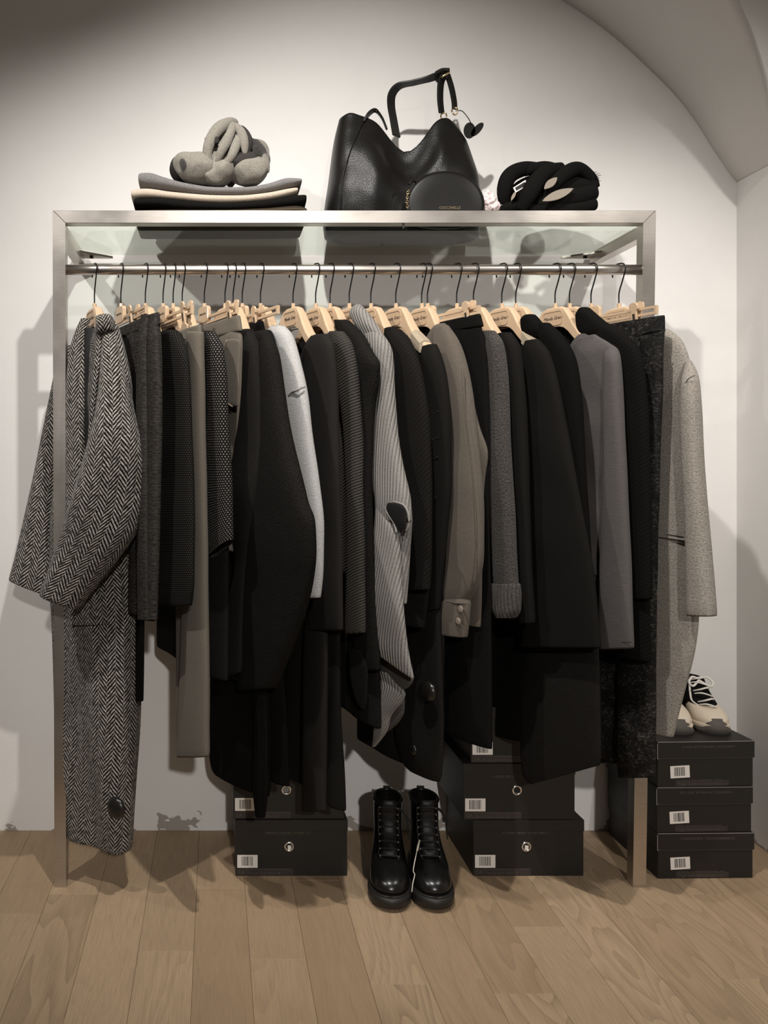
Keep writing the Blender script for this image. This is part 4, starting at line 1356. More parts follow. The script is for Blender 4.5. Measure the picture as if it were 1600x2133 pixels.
def boot_box(label, x0, x1, y0, y1, z0, h, seed, group='black boot boxes under the rack', letters='Moody Black Black 38', peek='hole'):
    """black end-opening box with a grommet; built from its lower front left corner"""
    b = empty('shoe_box', (x0, y0, z0))
    tag(b, label, 'shoe box', group)
    w = x1 - x0; d = y1 - y0
    lidh = 0.030
    o = MB().box((0.0015, 0.0015, 0), (w - 0.0015, d - 0.0015, h - 0.002)).build('tray', M['card'], b)
    bevel(o, 0.0008, 1)
    o = MB().box((0, 0, h - lidh), (w, d, h)).build('lid', M['card'], b)
    bevel(o, 0.0008, 1)
    barcode(b, 0.006, 0.060, 0.022, 0.056, 0.0010, seed)
    MB().box((0.004, 0.0008, 0.002), (w * 0.52, 0.0014, 0.0205)).build('print_panel', M['print2'], b)
    text('lettering', 'LA', 0.0135, M['print'], b, (0.018, 0.0004, 0.0105))
    text('lettering', letters, 0.0098, M['print'], b, (0.030 + 0.047, 0.0004, 0.0085))
    glyphs('small_print', M['print'], b, 0.028, w * 0.5, 0.0165, 0.0026, 0.0006, seed + 1)
    glyphs('maker_print', M['print_green'] if seed % 2 else M['print'], b, w * 0.27, w * 0.70, h - 0.038, 0.0065, -0.0002 if h - 0.038 > h - lidh else 0.0013, seed + 2)
    # grommet
    gx, gz = w * 0.48, h - 0.071
    Mx = Matrix.Translation((gx, 0.0012, gz)) @ Matrix.Rotation(R(90), 4, 'X')
    mb = MB()
    rs = []
    for k in range(24):
        a = 2 * PI * k / 24
        c = Vector((math.cos(a), math.sin(a), 0))
        rs.append([Mx @ (c * (0.0110 + 0.0030 * math.cos(q * PI / 4)) + Vector((0, 0, 0.0030 * math.sin(q * PI / 4)))) for q in range(8)])
    rs.append(rs[0])
    mb.rings(rs, True, False, False)
    gr = mb.build('grommet', M['chrome'], b, True)
    MB().lathe([(0.0088, 0.0), (0.0088, 0.0006)], 20, Mx).build('hole', M['card_in'], gr)
    if peek == 'paper':
        MB().prism([(gx - 0.004, gz - 0.008), (gx + 0.005, gz - 0.008), (gx + 0.006, gz + 0.003), (gx - 0.004, gz + 0.004)], -0.0002, 0.0004).build('tissue_peek', M['label'], gr)
    if peek == 'grey':
        MB().lathe([(0.0075, 0.0006), (0.0075, 0.0009), (0.004, 0.0012)], 16, Mx).build('tissue_peek', M['blue_grey'], gr)
    return b


h1 = 0.149
boot_box('lower black boot box of the left stack, standing on the floor', 0.0505, 0.350, 0.043, 0.300, 0.0, h1, 1, peek='paper')
boot_box('upper black boot box of the left stack, behind the trailing strap', 0.0445, 0.342, 0.047, 0.300, h1 + 0.0005, h1, 3, peek='grey')
boot_box('lowest black boot box of the middle stack, right of the boots', 0.682, 0.978, 0.043, 0.300, 0.0, h1, 4, peek='paper')
boot_box('second black boot box of the middle stack with an empty grommet', 0.656, 0.955, 0.044, 0.300, h1 + 0.0005, h1, 6)
boot_box('top black boot box of the middle stack, half hidden by corduroy trousers', 0.676, 0.960, 0.046, 0.300, 2 * h1 + 0.001, h1, 8, letters='Moody Black Black 40')


def lidded_box(label, x0, y0, z0, w, d, h, rz, seed):
    b = empty('shoe_box', (x0, y0, z0), R(rz))
    tag(b, label, 'shoe box', 'black lidded sneaker boxes right of the rack')
    o = MB().box((0.003, 0.003, 0), (w - 0.003, d - 0.003, h - 0.002)).build('tray', M['card'], b)
    bevel(o, 0.0008, 1)
    lid = MB().box((0, 0, h - 0.044), (w, d, h)).build('lid', M['card'], b)
    bevel(lid, 0.0012, 2)
    # worn pale edges of the lid
    mb = MB()
    mb.box((0.002, -0.0002, h - 0.0010), (w - 0.002, 0.0006, h + 0.0001))
    mb.box((-0.0003, -0.0003, h - 0.043), (0.0008, 0.0006, h - 0.004))
    mb.box((-0.0003, -0.0003, h - 0.0444), (0.004, 0.0006, h - 0.0434))
    mb.build('worn_edge', M['card_edge'], lid)
    mb = MB().box((0.004, -0.00015, h - 0.0442), (w - 0.002, 0.0004, h - 0.0437))
    mb.build('lid_rim', M['print'], lid)
    barcode(b, 0.038, 0.090, 0.022, 0.054, 0.0026, seed, -2.5)
    glyphs('maker_print', M['print'], lid, w * 0.24, w * 0.80, h - 0.0165, 0.0055, -0.0001, seed + 1)
    MB().box((0.050, 0.0024, 0.003), (w * 0.74, 0.0029, 0.017)).build('print_panel', M['print2'], b)
    text('lettering', 'Tiger', 0.0100, M['print'], b, (0.0675, 0.0019, 0.0075))
    glyphs('small_print', M['print'], b, 0.084, w * 0.72, 0.0045, 0.0052, 0.0022, seed + 2)
    glyphs('small_print', M['print'], b, 0.054, w * 0.70, 0.0175, 0.0022, 0.0024, seed + 3)
    return b


lidded_box('bottom black lidded sneaker box standing beside the right post', 1.163, 0.026, 0.0, 0.259, 0.272, 0.1205, 1.0, 21)
lidded_box('middle black lidded sneaker box of the right stack', 1.161, 0.026, 0.1208, 0.259, 0.272, 0.1205, 1.6, 31)
lidded_box('top black lidded sneaker box, carrying the sneakers', 1.162, 0.024, 0.2416, 0.263, 0.272, 0.1205, 2.2, 41)

# ------------------------------------------------------------------ footwear
FOOT = [(0.0, 0.0), (0.012, 0.30), (0.035, 0.52), (0.075, 0.72), (0.13, 0.87), (0.20, 0.96), (0.28, 1.0), (0.40, 0.97), (0.55, 0.86), (0.70, 0.78), (0.82, 0.75), (0.90, 0.66), (0.95, 0.50), (0.985, 0.28), (1.0, 0.0)]
OVAL = [(0.0, 0.0), (0.012, 0.22), (0.035, 0.37), (0.075, 0.53), (0.13, 0.68), (0.20, 0.80), (0.28, 0.90), (0.40, 0.98), (0.55, 0.99), (0.70, 0.91), (0.82, 0.76), (0.90, 0.60), (0.95, 0.43), (0.985, 0.24), (1.0, 0.0)]


def foot_ring(z, yt, yh, w, ov=0.0, bend=0.0, lift=0.0):
    r, l = [], []
    for (p, a), (_, b) in zip(FOOT, OVAL):
        k = a * (1 - ov) + b * ov
        y = yt + (yh - yt) * p
        zz = z + lift * max(0.0, 1 - p / 0.3) ** 2
        cx = bend * math.sin(PI * p)
        r.append(Vector((cx + w * k, y, zz))); l.append(Vector((cx - w * k, y, zz)))
    return r[:-1] + [r[-1]] + list(reversed(l[1:-1]))


def zpath(rows, n=3):
    keys = [(float(i),) + tuple(r) for i, r in enumerate(rows)]
    return [interp(keys, i / n) for i in range((len(rows) - 1) * n + 1)]


def boot(label, x, y, rz, bend):
    b = empty('combat_boot', (x, y, 0.0), R(rz))
    tag(b, label, 'boot', 'pair of black lace-up boots on the floor')
    # lugged sole
    mb = MB().rings([foot_ring(0.0, -0.196, 0.072, 0.049, 0, bend, 0.006), foot_ring(0.008, -0.206, 0.078, 0.0535, 0, bend, 0.004), foot_ring(0.026, -0.209, 0.079, 0.055, 0, bend), foot_ring(0.034, -0.207, 0.078, 0.0545, 0, bend), foot_ring(0.036, -0.203, 0.076, 0.052, 0, bend)])
    so = mb.build('sole', M['rubber'], b, True)
    # welt
    ring = foot_ring(0.037, -0.199, 0.073, 0.0515, 0, bend)
    MB().tube(ring + [ring[0]], 0.0022, 6).build('welt', M['rubber'], b, True)
    rows = [(0.034, -0.190, 0.066, 0.0490, 0), (0.046, -0.193, 0.068, 0.0495, 0), (0.060, -0.186, 0.069, 0.0485, 0.05), (0.074, -0.166, 0.069, 0.0465, 0.1), (0.086, -0.138, 0.068, 0.044, 0.2), (0.098, -0.108, 0.067, 0.041, 0.35),
            (0.114, -0.080, 0.066, 0.0385, 0.6), (0.134, -0.058, 0.066, 0.0375, 0.8), (0.160, -0.047, 0.067, 0.0385, 0.9), (0.185, -0.045, 0.068, 0.0385, 1.0), (0.200, -0.045, 0.067, 0.038, 1.0)]
    rs = [foot_ring(r[0], r[1], r[2], r[3], r[4], bend * 0.6) for r in zpath(rows)]
    up = MB().rings(rs, True, True, False).build('upper', M['boot_leather'], b, True)
    sub(up, 1)
    solid(up, 0.003, -1)
    # padded collar and pull tab
    ring = foot_ring(0.200, -0.043, 0.065, 0.0365, 1.0)
    MB().tube(ring + [ring[0]], 0.0045, 8).build('collar', M['boot_leather'], b, True)
    MB().box((-0.010, 0.064, 0.190), (0.010, 0.068, 0.209)).build('pull_tab', M['lace'], b)
    # tongue and lacing up the instep
    line = [(-0.112, 0.099), (-0.094, 0.109), (-0.078, 0.121), (-0.066, 0.134), (-0.058, 0.149), (-0.054, 0.165), (-0.052, 0.181), (-0.051, 0.197)]
    tn = []
    for (yy, zz) in line + [(-0.053, 0.216)]:
        tn.append([Vector((sx * 0.020, yy - 0.004 + (0.004 if abs(sx) == 1 else 0), zz + 0.002)) for sx in (-1, -0.5, 0, 0.5, 1)])
    t = MB().rings(tn, False, False, False).build('tongue', M['leather_smooth'], b, True)
    solid(t, 0.003, 0)
    for i, (yy, zz) in enumerate(line):
        w = 0.021
        MB().tube(smooth_path([(-w, yy - 0.001, zz), (-w * .5, yy - 0.008, zz + 0.004), (0, yy - 0.010, zz + 0.005), (w * .5, yy - 0.008, zz + 0.004), (w, yy - 0.001, zz)], 3), 0.0023, 6).build('lace', M['lace'], b, True)
        for sx in (-1, 1):
            MB().lathe([(0.0035, 0), (0.0035, 0.0012), (0.002, 0.0014)], 8, Matrix.Translation((sx * w * 1.1, yy - 0.002, zz)) @ Matrix.Rotation(R(60), 4, 'X')).build('eyelet', M['black_steel'], b, True)
    # flaps either side of the lacing
    for sx in (-1, 1):
        pts = [(sx * 0.026, yy + 0.000, zz) for yy, zz in line]
        MB().tube(smooth_path([(sx * 0.020, -0.122, 0.094)] + pts, 3), 0.0022, 6).build('facing_edge', M['leather_smooth'], b, True)
    # loose lace ends at the top, on the outer side
    MB().tube(smooth_path([(0.018, -0.052, 0.198), (0.034, -0.046, 0.188), (0.047, -0.040, 0.172), (0.056, -0.036, 0.158)], 4), 0.0022, 6).build('lace_end', M['lace'], b, True)
    MB().tube(smooth_path([(0.016, -0.053, 0.198), (0.036, -0.050, 0.192), (0.048, -0.046, 0.160), (0.052, -0.042, 0.128), (0.055, -0.040, 0.112)], 4), 0.0018, 6).build('lace_end', M['lace'], b, True)
    return b


bl = boot('black lace-up boot on the left, nearer the left shoe boxes', 0.459, 0.058, -9.5, 0.0)
br = boot('black lace-up boot on the right, with the white tag loop on its inner side', 0.556, 0.058, -5.5, 0.0)
# security loop hanging from the lacing
p = [W(873, 1752, -0.065), W(868, 1775, -0.085), W(863, 1800, -0.10), W(861, 1815, -0.105), W(864, 1822, -0.107), W(860, 1840, -0.115), W(858, 1858, -0.12)]
mb = MB().tube(smooth_path(p, 5), 0.0011, 6)
mb.tube([W(874, 1750, -0.065), W(871, 1762, -0.075), W(869, 1772, -0.082)], 0.0026, 6)
lp = mb.build('tag_loop', M['white_plastic'], None, True)
tag(lp, 'white plastic security loop hanging between the two boots', 'tag')


def sneaker(label, x, y, z, rz, L=0.23):
    s = empty('sneaker', (x, y, z), R(rz))
    tag(s, label, 'sneaker', 'pair of sneakers on the right box stack')
    t = -L
    mb = MB().rings([foot_ring(0.0, t + 0.012, 0.0, 0.040, 0, 0, 0.010), foot_ring(0.006, t + 0.002, 0.004, 0.046, 0, 0, 0.008), foot_ring(0.020, t - 0.002, 0.005, 0.0475, 0, 0, 0.004), foot_ring(0.024, t, 0.004, 0.046, 0, 0)])
    mb.build('sole', M['cream_leather'], s, True)
    # rubber toe bumper climbing the front
    bm = []
    base = foot_ring(0.0, t - 0.003, 0.004, 0.0482)
    arc = base[-5:] + base[:6]
    hs = [0.014, 0.015, 0.018, 0.034, 0.040, 0.041, 0.040, 0.034, 0.018, 0.015, 0.014]
    for q, hh in zip(arc, hs):
        d = Vector((-q.x, (t + 0.09) - q.y, 0)).normalized()
        bm.append([q + Vector((0, 0, 0.0)), q - d * 0.0015 + Vector((0, 0, hh * .5)), q + d * (0.002 + hh * 0.22) + Vector((0, 0, hh)), q + d * 0.012 + Vector((0, 0, hh)), q + d * 0.016])
    MB().rings(bm, True, True, True).build('toe_bumper', M['grey_rubber'], s, True)
    rows = [(0.020, t + 0.004, 0.0, 0.0445, 0.0), (0.032, t + 0.004, 0.002, 0.0455, 0.0), (0.044, t + 0.014, 0.003, 0.0445, 0.05), (0.054, t + 0.034, 0.003, 0.041, 0.1), (0.060, t + 0.052, 0.003, 0.038, 0.2)]
    MB().rings([foot_ring(*r) for r in zpath(rows)], True, False, True).build('toe_cap', M['cream_leather'], s, True)
    rows = [(0.030, t + 0.050, 0.001, 0.0445, 0.25), (0.050, t + 0.052, 0.004, 0.0420, 0.3), (0.064, t + 0.066, 0.004, 0.0385, 0.4), (0.080, t + 0.092, 0.004, 0.0355, 0.6), (0.098, t + 0.118, 0.005, 0.0335, 0.8), (0.112, t + 0.135, 0.006, 0.0335, 1.0)]
    u = MB().rings([foot_ring(*r) for r in zpath(rows)], True, True, False).build('upper', M['black_puff'], s, True)
    solid(u, 0.003, -1)
    # white lacing
    for k in range(6):
        q = k / 5
        yy = t + 0.056 + 0.078 * q; zz = 0.058 + 0.056 * q
        w = 0.021
        sg = 1 if k % 2 else -1
        MB().tube(smooth_path([(-w * sg, yy + 0.004, zz - 0.002), (-w * .4 * sg, yy - 0.010, zz + 0.006), (w * .5 * sg, yy - 0.006, zz + 0.010), (w * sg, yy + 0.010, zz + 0.004)], 4), 0.0036, 6, 0.6).build('lace', M['white_lace'], s, True)
    for sx in (-1, 1):
        MB().tube(smooth_path([(0.0, t + 0.128, 0.119), (sx * 0.020, t + 0.118, 0.126), (sx * 0.032, t + 0.108, 0.112), (sx * 0.022, t + 0.104, 0.104), (0.0, t + 0.122, 0.116)], 4), 0.0032, 6).build('bow_loop', M['white_lace'], s, True)
    MB().tube(smooth_path([(-0.024, t + 0.066, 0.060), (-0.031, t + 0.090, 0.066), (-0.028, t + 0.110, 0.082), (-0.022, t + 0.130, 0.104)], 4), 0.003, 6, 0.5).build('eyelet_stay', M['white_lace'], s, True)
    return s


sneaker('right black and cream sneaker with white laces on the top sneaker box', 1.385, 0.296, 0.3625, -7, 0.215)
sneaker('left black and cream sneaker with white laces, partly behind the grey coat', 1.285, 0.292, 0.3625, -8, 0.215)

# ------------------------------------------------------------------ things on the glass shelf
def folded(name, label, cat, mat, rows, y0, y1, lay=2, group='folded knitwear on the shelf'):
    """folded garment lying flat; rows: (col, top row, bottom row), measured at its front fold"""
    rows = [tuple(map(float, r)) for r in rows]
    a, b = rows[0][0], rows[-1][0]
    rings = []
    n = 40
    for i in range(n + 1):
        q = i / n
        px = a + (b - a) * (0.5 - 0.5 * math.cos(PI * q))
        tp, bt = interp(rows, px)
        P1 = W(px, tp, y0); P0 = W(px, bt, y0)
        x = P1.x; zt = P1.z; zb = max(P0.z, SH + 0.0015)
        zt = max(zt, zb + 0.004)
        e = math.sqrt(max(0.0, 1 - abs(2 * q - 1) ** 8))
        h = (zt - zb) / 2; c = (zt + zb) / 2
        h *= 0.35 + 0.65 * e
        ring = []
        m = 20
        for j in range(m):
            t = 2 * PI * j / m + PI
            cy, sz = math.cos(t), math.sin(t)
            cy = math.copysign(abs(cy) ** 0.35, cy); sz = math.copysign(abs(sz) ** 0.8, sz)
            yy = (y0 + y1) / 2 + (y1 - y0) / 2 * cy * (0.93 + 0.07 * e)
            zz = c + h * sz
            d = noise.noise(Vector((x * 14, yy * 14, zt * 30))) * 0.004
            ring.append(Vector((x, yy + d, max(zz + d * 0.5, SH + 0.001))))
        rings.append(ring)
    # loft starts at the rear so the middle of the ring is the front fold
    rings = [r[10:] + r[:10] for r in rings]
    o = empty(name, (W((a + b) / 2, 440, y0).x, (y0 + y1) / 2, SH))
    tag(o, label, cat, group)
    me = loft('folded_cloth', rings, mat, o, cap0=True, cap1=True, lv=1)
    return o


YF = 0.035
folded('folded_knit', 'dark brown ribbed knit folded at the bottom of the shelf stack', 'folded knit', M['brown_rib'],
       [(278, 432, 458), (330, 430, 458), (450, 430, 458), (560, 426, 458), (620, 421, 458), (641, 424, 458)], YF, 0.26)
folded('folded_sweater', 'black sweater folded under the cream one', 'folded sweater', M['fold_black'],
       [(277, 408, 430), (320, 406, 430), (400, 412, 438), (460, 416, 438), (540, 412, 436), (600, 402, 430), (640, 397, 424)], YF + 0.003, 0.262)
folded('folded_cream_sweater', 'cream wool sweater folded between the black and the grey one', 'folded sweater', M['cream_knit'],
       [(272, 388, 414), (300, 386, 412), (360, 394, 416), (440, 400, 422), (500, 401, 422), (560, 395, 416), (600, 387, 408), (622, 384, 402)], YF + 0.004, 0.258)
folded('folded_grey_sweater', 'grey knit sweater folded on top of the stack with upturned ends', 'folded sweater', M['blue_grey'],
       [(287, 352, 384), (310, 352, 386), (340, 362, 390), (390, 376, 398), (450, 384, 404), (510, 384, 404), (560, 376, 398), (600, 364, 388), (630, 366, 382)], YF + 0.010, 0.25)


def blob(mb, c, r, seed, amp=0.18, freq=22.0, sub_=4, rot=0.0, squash=0.0):
    bm = bmesh.new()
    bmesh.ops.create_icosphere(bm, subdivisions=sub_, radius=1.0)
    b = len(mb.v)
    Rz = Matrix.Rotation(R(rot), 3, 'Y')
    for v in bm.verts:
        p = v.co.copy()
        q = Vector((p.x * r[0], p.y * r[1], p.z * r[2]))
        f = noise.noise(q * freq + Vector((seed * 7.1, seed * 3.3, seed)))
        f2 = 1 - abs(noise.noise(q * freq * 0.7 + Vector((seed, seed * 5.1, seed * 2.2)))) * 2
        p = p * (1 + amp * (0.5 * f + 0.6 * (f2 - 0.4)))
        q = Rz @ Vector((p.x * r[0], p.y * r[1], p.z * r[2]))
        mb.v.append(Vector(c) + q)
    bm.verts.index_update()
    for f in bm.faces:
        mb.f.append(tuple(b + v.index for v in f.verts))
    bm.free()


def grey_scarf():
    y = 0.11
    base = W(460, 385, y)
    o = empty('printed_scarf', (base.x, y, base.z - 0.01))
    tag(o, 'grey scarf with dark printed patches bunched on top of the folded stack', 'scarf')

    def B(nm, items, mat=None):
        mb = MB()
        for (px, py, dy, rx, ry, rz, sd, rot, am) in items:
            blob(mb, W(px, py, y + dy), (rx, ry, rz), sd, am, 26, 5, rot)
        return mb.build(nm, mat or M['scarf'], o, True, False)
    B('left_fold', [(409, 351, -0.035, 0.064, 0.050, 0.041, 2.0, 16, 0.16)])
    B('centre_fold', [(456, 361, -0.034, 0.050, 0.048, 0.034, 4.2, -26, 0.24)])
    B('right_fold', [(519, 358, -0.036, 0.050, 0.048, 0.038, 5.7, -10, 0.16)])
    B('dark_fold', [(503, 340, -0.042, 0.048, 0.036, 0.026, 5.1, -16, 0.2)], M['scarf_dark'])
    B('dark_fold', [(384, 352, -0.006, 0.040, 0.046, 0.040, 1.4, 10, 0.1)], M['scarf_dark'])
    B('back_fold', [(524, 334, 0.024, 0.050, 0.056, 0.060, 8.1, 24, 0.2)])
    B('back_fold', [(430, 348, 0.03, 0.07, 0.05, 0.036, 3.1, 0, 0.2)])
    # the peak, gathered into upright pleats
    def peak(nm, mat, k, a0, a1, out):
        rings = []
        n = 30
        m = 72
        for i in range(n + 1):
            q = i / n
            py = 366 - (366 - 251) * q
            w = interp([(0.0, 66.0), (0.3, 62.0), (0.6, 54.0), (0.8, 42.0), (0.93, 24.0), (1.0, 5.0)], q)[0] / 800.0
            cx = interp([(0.0, 482.0), (0.5, 476.0), (0.8, 474.0), (1.0, 474.0)], q)[0]
            c = W(cx, py, y)
            ring = []
            for j in range(m if a1 - a0 > 6 else m // 3):
                a = a0 + (a1 - a0) * j / (m if a1 - a0 > 6 else m // 3 - 1)
                tw = a + 0.9 * q
                f = 1 - abs(math.sin(3.5 * tw + 0.8 * math.sin(2 * tw))) ** 0.7
                pl = 0.90 + 0.42 * (f - 0.3) * (1 - 0.5 * q) + 0.20 * noise.noise(Vector((math.cos(a) * 2.4, math.sin(a) * 2.4, q * 4)))
                ring.append(c + Vector((math.cos(a) * w * pl * k, math.sin(a) * w * 0.85 * pl * k, 0.016 * math.sin(3.5 * tw * 2) * (1 - q))))
            rings.append(ring)
        if out: rings = rings[out[0]:out[1]]
        loft(nm, rings, mat, o, cap1=a1 - a0 > 6, lv=1, closed=a1 - a0 > 6, th=0.0 if a1 - a0 > 6 else 0.002)
    peak('gathered_peak', M['scarf'], 0.94, PI / 2, PI / 2 + 2 * PI, None)
    def drape(pts, w, mat=M['scarf']):
        P = smooth_path([W(a, b, y + c) for a, b, c in pts], 7)
        n = len(P)
        rad = [max(0.0012, w * math.sin(PI * (0.06 + 0.88 * i / (n - 1))) ** 0.6 * (1 + 0.18 * noise.noise(P[i] * 30))) for i in range(n)]
        MB().tube(P, rad, 14, 0.85, Vector((0, 1, 0.1))).build('draped_fold', mat, o, True, False)
    drape([(437, 342, -0.055), (432, 318, -0.062), (440, 290, -0.062), (456, 268, -0.052), (478, 254, -0.035), (494, 256, -0.02)], 0.017)
    drape([(452, 338, -0.066), (462, 314, -0.074), (474, 290, -0.070), (484, 266, -0.056), (484, 256, -0.03)], 0.013)
    drape([(484, 258, -0.045), (500, 272, -0.058), (508, 296, -0.066), (510, 322, -0.066)], 0.014)
    drape([(470, 345, -0.072), (484, 322, -0.076), (492, 300, -0.070), (496, 282, -0.058)], 0.013)
    drape([(430, 322, -0.05), (437, 302, -0.058), (446, 290, -0.062), (452, 300, -0.066)], 0.013, M['scarf_dark'])
    drape([(512, 326, -0.055), (518, 300, -0.055), (512, 278, -0.048), (500, 264, -0.035)], 0.012, M['scarf_dark'])
    drape([(515, 290, -0.02), (535, 305, -0.02), (548, 330, -0.02), (556, 360, -0.02)], 0.016)
    peak('dark_print', M['scarf_dark'], 0.965, PI * 1.02, PI * 1.22, (8, 20))
    peak('dark_print', M['scarf_dark'], 0.965, PI * 1.80, PI * 2.0, (9, 24))
    return o


grey_scarf()


def hobo_bag():
    yc = 0.150
    o = empty('leather_tote', (W(845, 440, yc).x, yc, SH))
    tag(o, 'large slouchy black leather tote bag with one strap on the shelf', 'handbag')
    L = M['leather']
    bot = SH + 0.001

    def X(px): return W(px, 440, yc - 0.05).x

    def Z(py): return W(800, py, yc - 0.05).z
    # rim height against position across the bag (front and back)
    rimF = [(0.0, 236.0), (0.07, 229.0), (0.15, 234.0), (0.235, 240.0), (0.31, 250.0), (0.37, 270.0), (0.44, 295.0), (0.50, 321.0), (0.55, 316.0), (0.62, 295.0), (0.70, 272.0), (0.78, 250.0), (0.85, 240.0), (0.90, 238.0), (0.96, 258.0), (1.0, 285.0)]
    rings = []
    m, n = 96, 34
    for i in range(n + 1):
        t = i / n
        ring = []
        for j in range(m):
            a = 2 * PI * j / m + PI / 2
            ca, sa = math.cos(a), math.sin(a)
            cx = math.copysign(abs(ca) ** 0.55, ca); sy = math.copysign(abs(sa) ** 0.7, sa)
            s = 0.5 + 0.5 * cx
            rim = interp(rimF, s)[0]
            zt = Z(rim)
            z = bot + (zt - bot) * t
            # side outline of the bag narrows as it rises
            g = (z - bot) / (Z(230) - bot)
            xl = X(interp([(0.0, 686.0), (0.12, 682.0), (0.5, 694.0), (0.8, 704.0), (1.0, 716.0)], g)[0])
            xr = X(interp([(0.0, 1004.0), (0.2, 1006.0), (0.5, 1002.0), (0.75, 985.0), (1.0, 958.0)], g)[0])
            x = xl + (xr - xl) * s
            dep = interp([(0.0, 0.075), (0.25, 0.085), (0.55, 0.070), (0.85, 0.036), (1.0, 0.022)], t)[0]
            if s < 0.25: dep *= 1 + 0.5 * t * (0.25 - s) / 0.25 * 1.6
            y = yc + dep * sy
            # swags sinking towards the middle dip
            if sy < 0:
                d1 = abs(s - 0.50)
                sw = math.sin(26 * (t - 0.55 * d1 * 1.6) + 1.0) * 0.0045 * math.exp(-((t - 0.66) / 0.24) ** 2) * max(0.0, 1 - d1 * 2.6)
                big = 0.022 * math.exp(-((s - 0.27) / 0.10) ** 2 - ((t - 0.42) / 0.34) ** 2) - 0.020 * math.exp(-((s - 0.42) / 0.08) ** 2 - ((t - 0.72) / 0.25) ** 2) + 0.014 * math.exp(-((s - 0.74) / 0.08) ** 2 - ((t - 0.72) / 0.22) ** 2)
                y -= sw + big
                y += 0.006 * noise.noise(Vector((x * 16, z * 16, 2.0)))
            ring.append(Vector((x, y, z)))
        rings.append(ring)
    b = loft('bag_body', rings, L, o, cap0=True, lv=1)
    solid(b, 0.004, -1)
    # side seam of the gusset
    def front(px, py, off=0.0):
        return W(px, py, yc - 0.088 + off)
    MB().tube(smooth_path([front(709, 436, 0.008), front(710, 400, 0.002), front(716, 360, 0.0), (front(728, 320, 0.012)), front(742, 285, 0.03), front(758, 250, 0.052)], 5), 0.0013, 6).build('side_seam', M['leather_smooth'], o, True, False)
    # shoulder strap: broad flat leather, buckled at the top right
    def ribbon(nm, pts, w, th=0.003, mat=M['leather_smooth'], side=Vector((0, 1, 0))):
        pts = smooth_path(pts, 8)
        rs = []
        for i, p in enumerate(pts):
            a = pts[max(0, i - 1)]; c = pts[min(len(pts) - 1, i + 1)]
            d = (c - a).normalized()
            ww = w[0] + (w[1] - w[0]) * i / (len(pts) - 1)
            sd = (side - d * side.dot(d)).normalized()
            nn = sd.cross(d)
            rs.append([p + sd * ww + nn * th, p - sd * ww + nn * th, p - sd * ww - nn * th, p + sd * ww - nn * th])
        ob = MB().rings(rs).build(nm, mat, o, False, False)
        bevel(ob, 0.001, 2)
        return ob
    sv = Vector((0.72, 0.69, 0.0))
    ribbon('strap', [W(826, 284, yc + 0.03), W(820, 250, yc + 0.035), W(815, 220, yc + 0.03), W(817, 196, yc + 0.02), W(832, 179, yc + 0.01), W(862, 172, yc), W(890, 165, yc - 0.01), W(914, 157, yc - 0.012), W(930, 153, yc - 0.01)], (0.017, 0.013), 0.0028, side=sv)
    ribbon('strap_tail', [W(928, 154, yc - 0.012), W(919, 170, yc - 0.012), W(917, 205, yc - 0.01), W(920, 236, yc - 0.006)], (0.012, 0.010), 0.003, side=Vector((0.8, 0.6, 0)))
    ribbon('strap_tail', [W(932, 155, yc - 0.008), W(940, 180, yc - 0.006), W(946, 210, yc - 0.002), W(947, 228, yc)], (0.011, 0.009), 0.003, side=Vector((0.8, 0.6, 0)))
    ribbon('buckle_keeper', [W(908, 161, yc - 0.012), W(922, 153, yc - 0.012), W(934, 151, yc - 0.012)], (0.016, 0.016), 0.005, side=sv)
    pts = [W(921, 160, yc - 0.03), W(934, 152, yc - 0.03), W(936, 154, yc + 0.008), W(924, 163, yc + 0.008), W(921, 160, yc - 0.03)]
    MB().tube(smooth_path(pts, 4), 0.0026, 8).build('buckle', M['gold'], o, True, False)
    for (px, py) in ((924, 243), (947, 232)):
        c = W(px, py, yc - 0.006)
        MB().tube([c + Vector((0.008 * math.cos(q * PI / 8), -0.004 * math.sin(q * PI / 4), 0.010 * math.sin(q * PI / 8))) for q in range(17)], 0.0022, 6).build('ring', M['gold'], o, True, False)
    # short handle loop on the left
    ribbon('side_loop', [W(758, 256, yc - 0.03), W(768, 238, yc - 0.025), W(782, 231, yc - 0.01), W(796, 246, yc + 0.0), W(806, 270, yc + 0.005)], (0.009, 0.007), 0.003, side=Vector((0.3, 0.95, 0)))
    c = W(783, 232, yc - 0.014)
    MB().lathe([(0.004, 0.0), (0.004, 0.004), (0.002, 0.005)], 10, Matrix.Translation(c)).build('stud', M['gold'], o, True, False)
    # leather charm on its cord
    MB().tube(smooth_path([W(950, 232, yc), W(962, 231, yc), W(974, 244, yc - 0.005), W(982, 258, yc - 0.005)], 5), 0.0013, 6).build('cord', M['lace'], o, True, False)
    c = W(994, 270, yc)
    Mx = Matrix.Translation(c) @ Matrix.Rotation(R(-48), 4, 'Y')
    MB().prism([(0.024 * math.cos(2 * PI * q / 24), 0.010 * math.sin(2 * PI * q / 24)) for q in range(24)], -0.002, 0.002, Mx).build('charm', M['leather_smooth'], o, False, False)
    c = W(978, 272, yc)
    MB().prism([(0.016 * math.cos(2 * PI * q / 24), 0.022 * math.sin(2 * PI * q / 24)) for q in range(24)], -0.002, 0.002, Matrix.Translation(c)).build('charm', M['leather_smooth'], o, False, False)


hobo_bag()


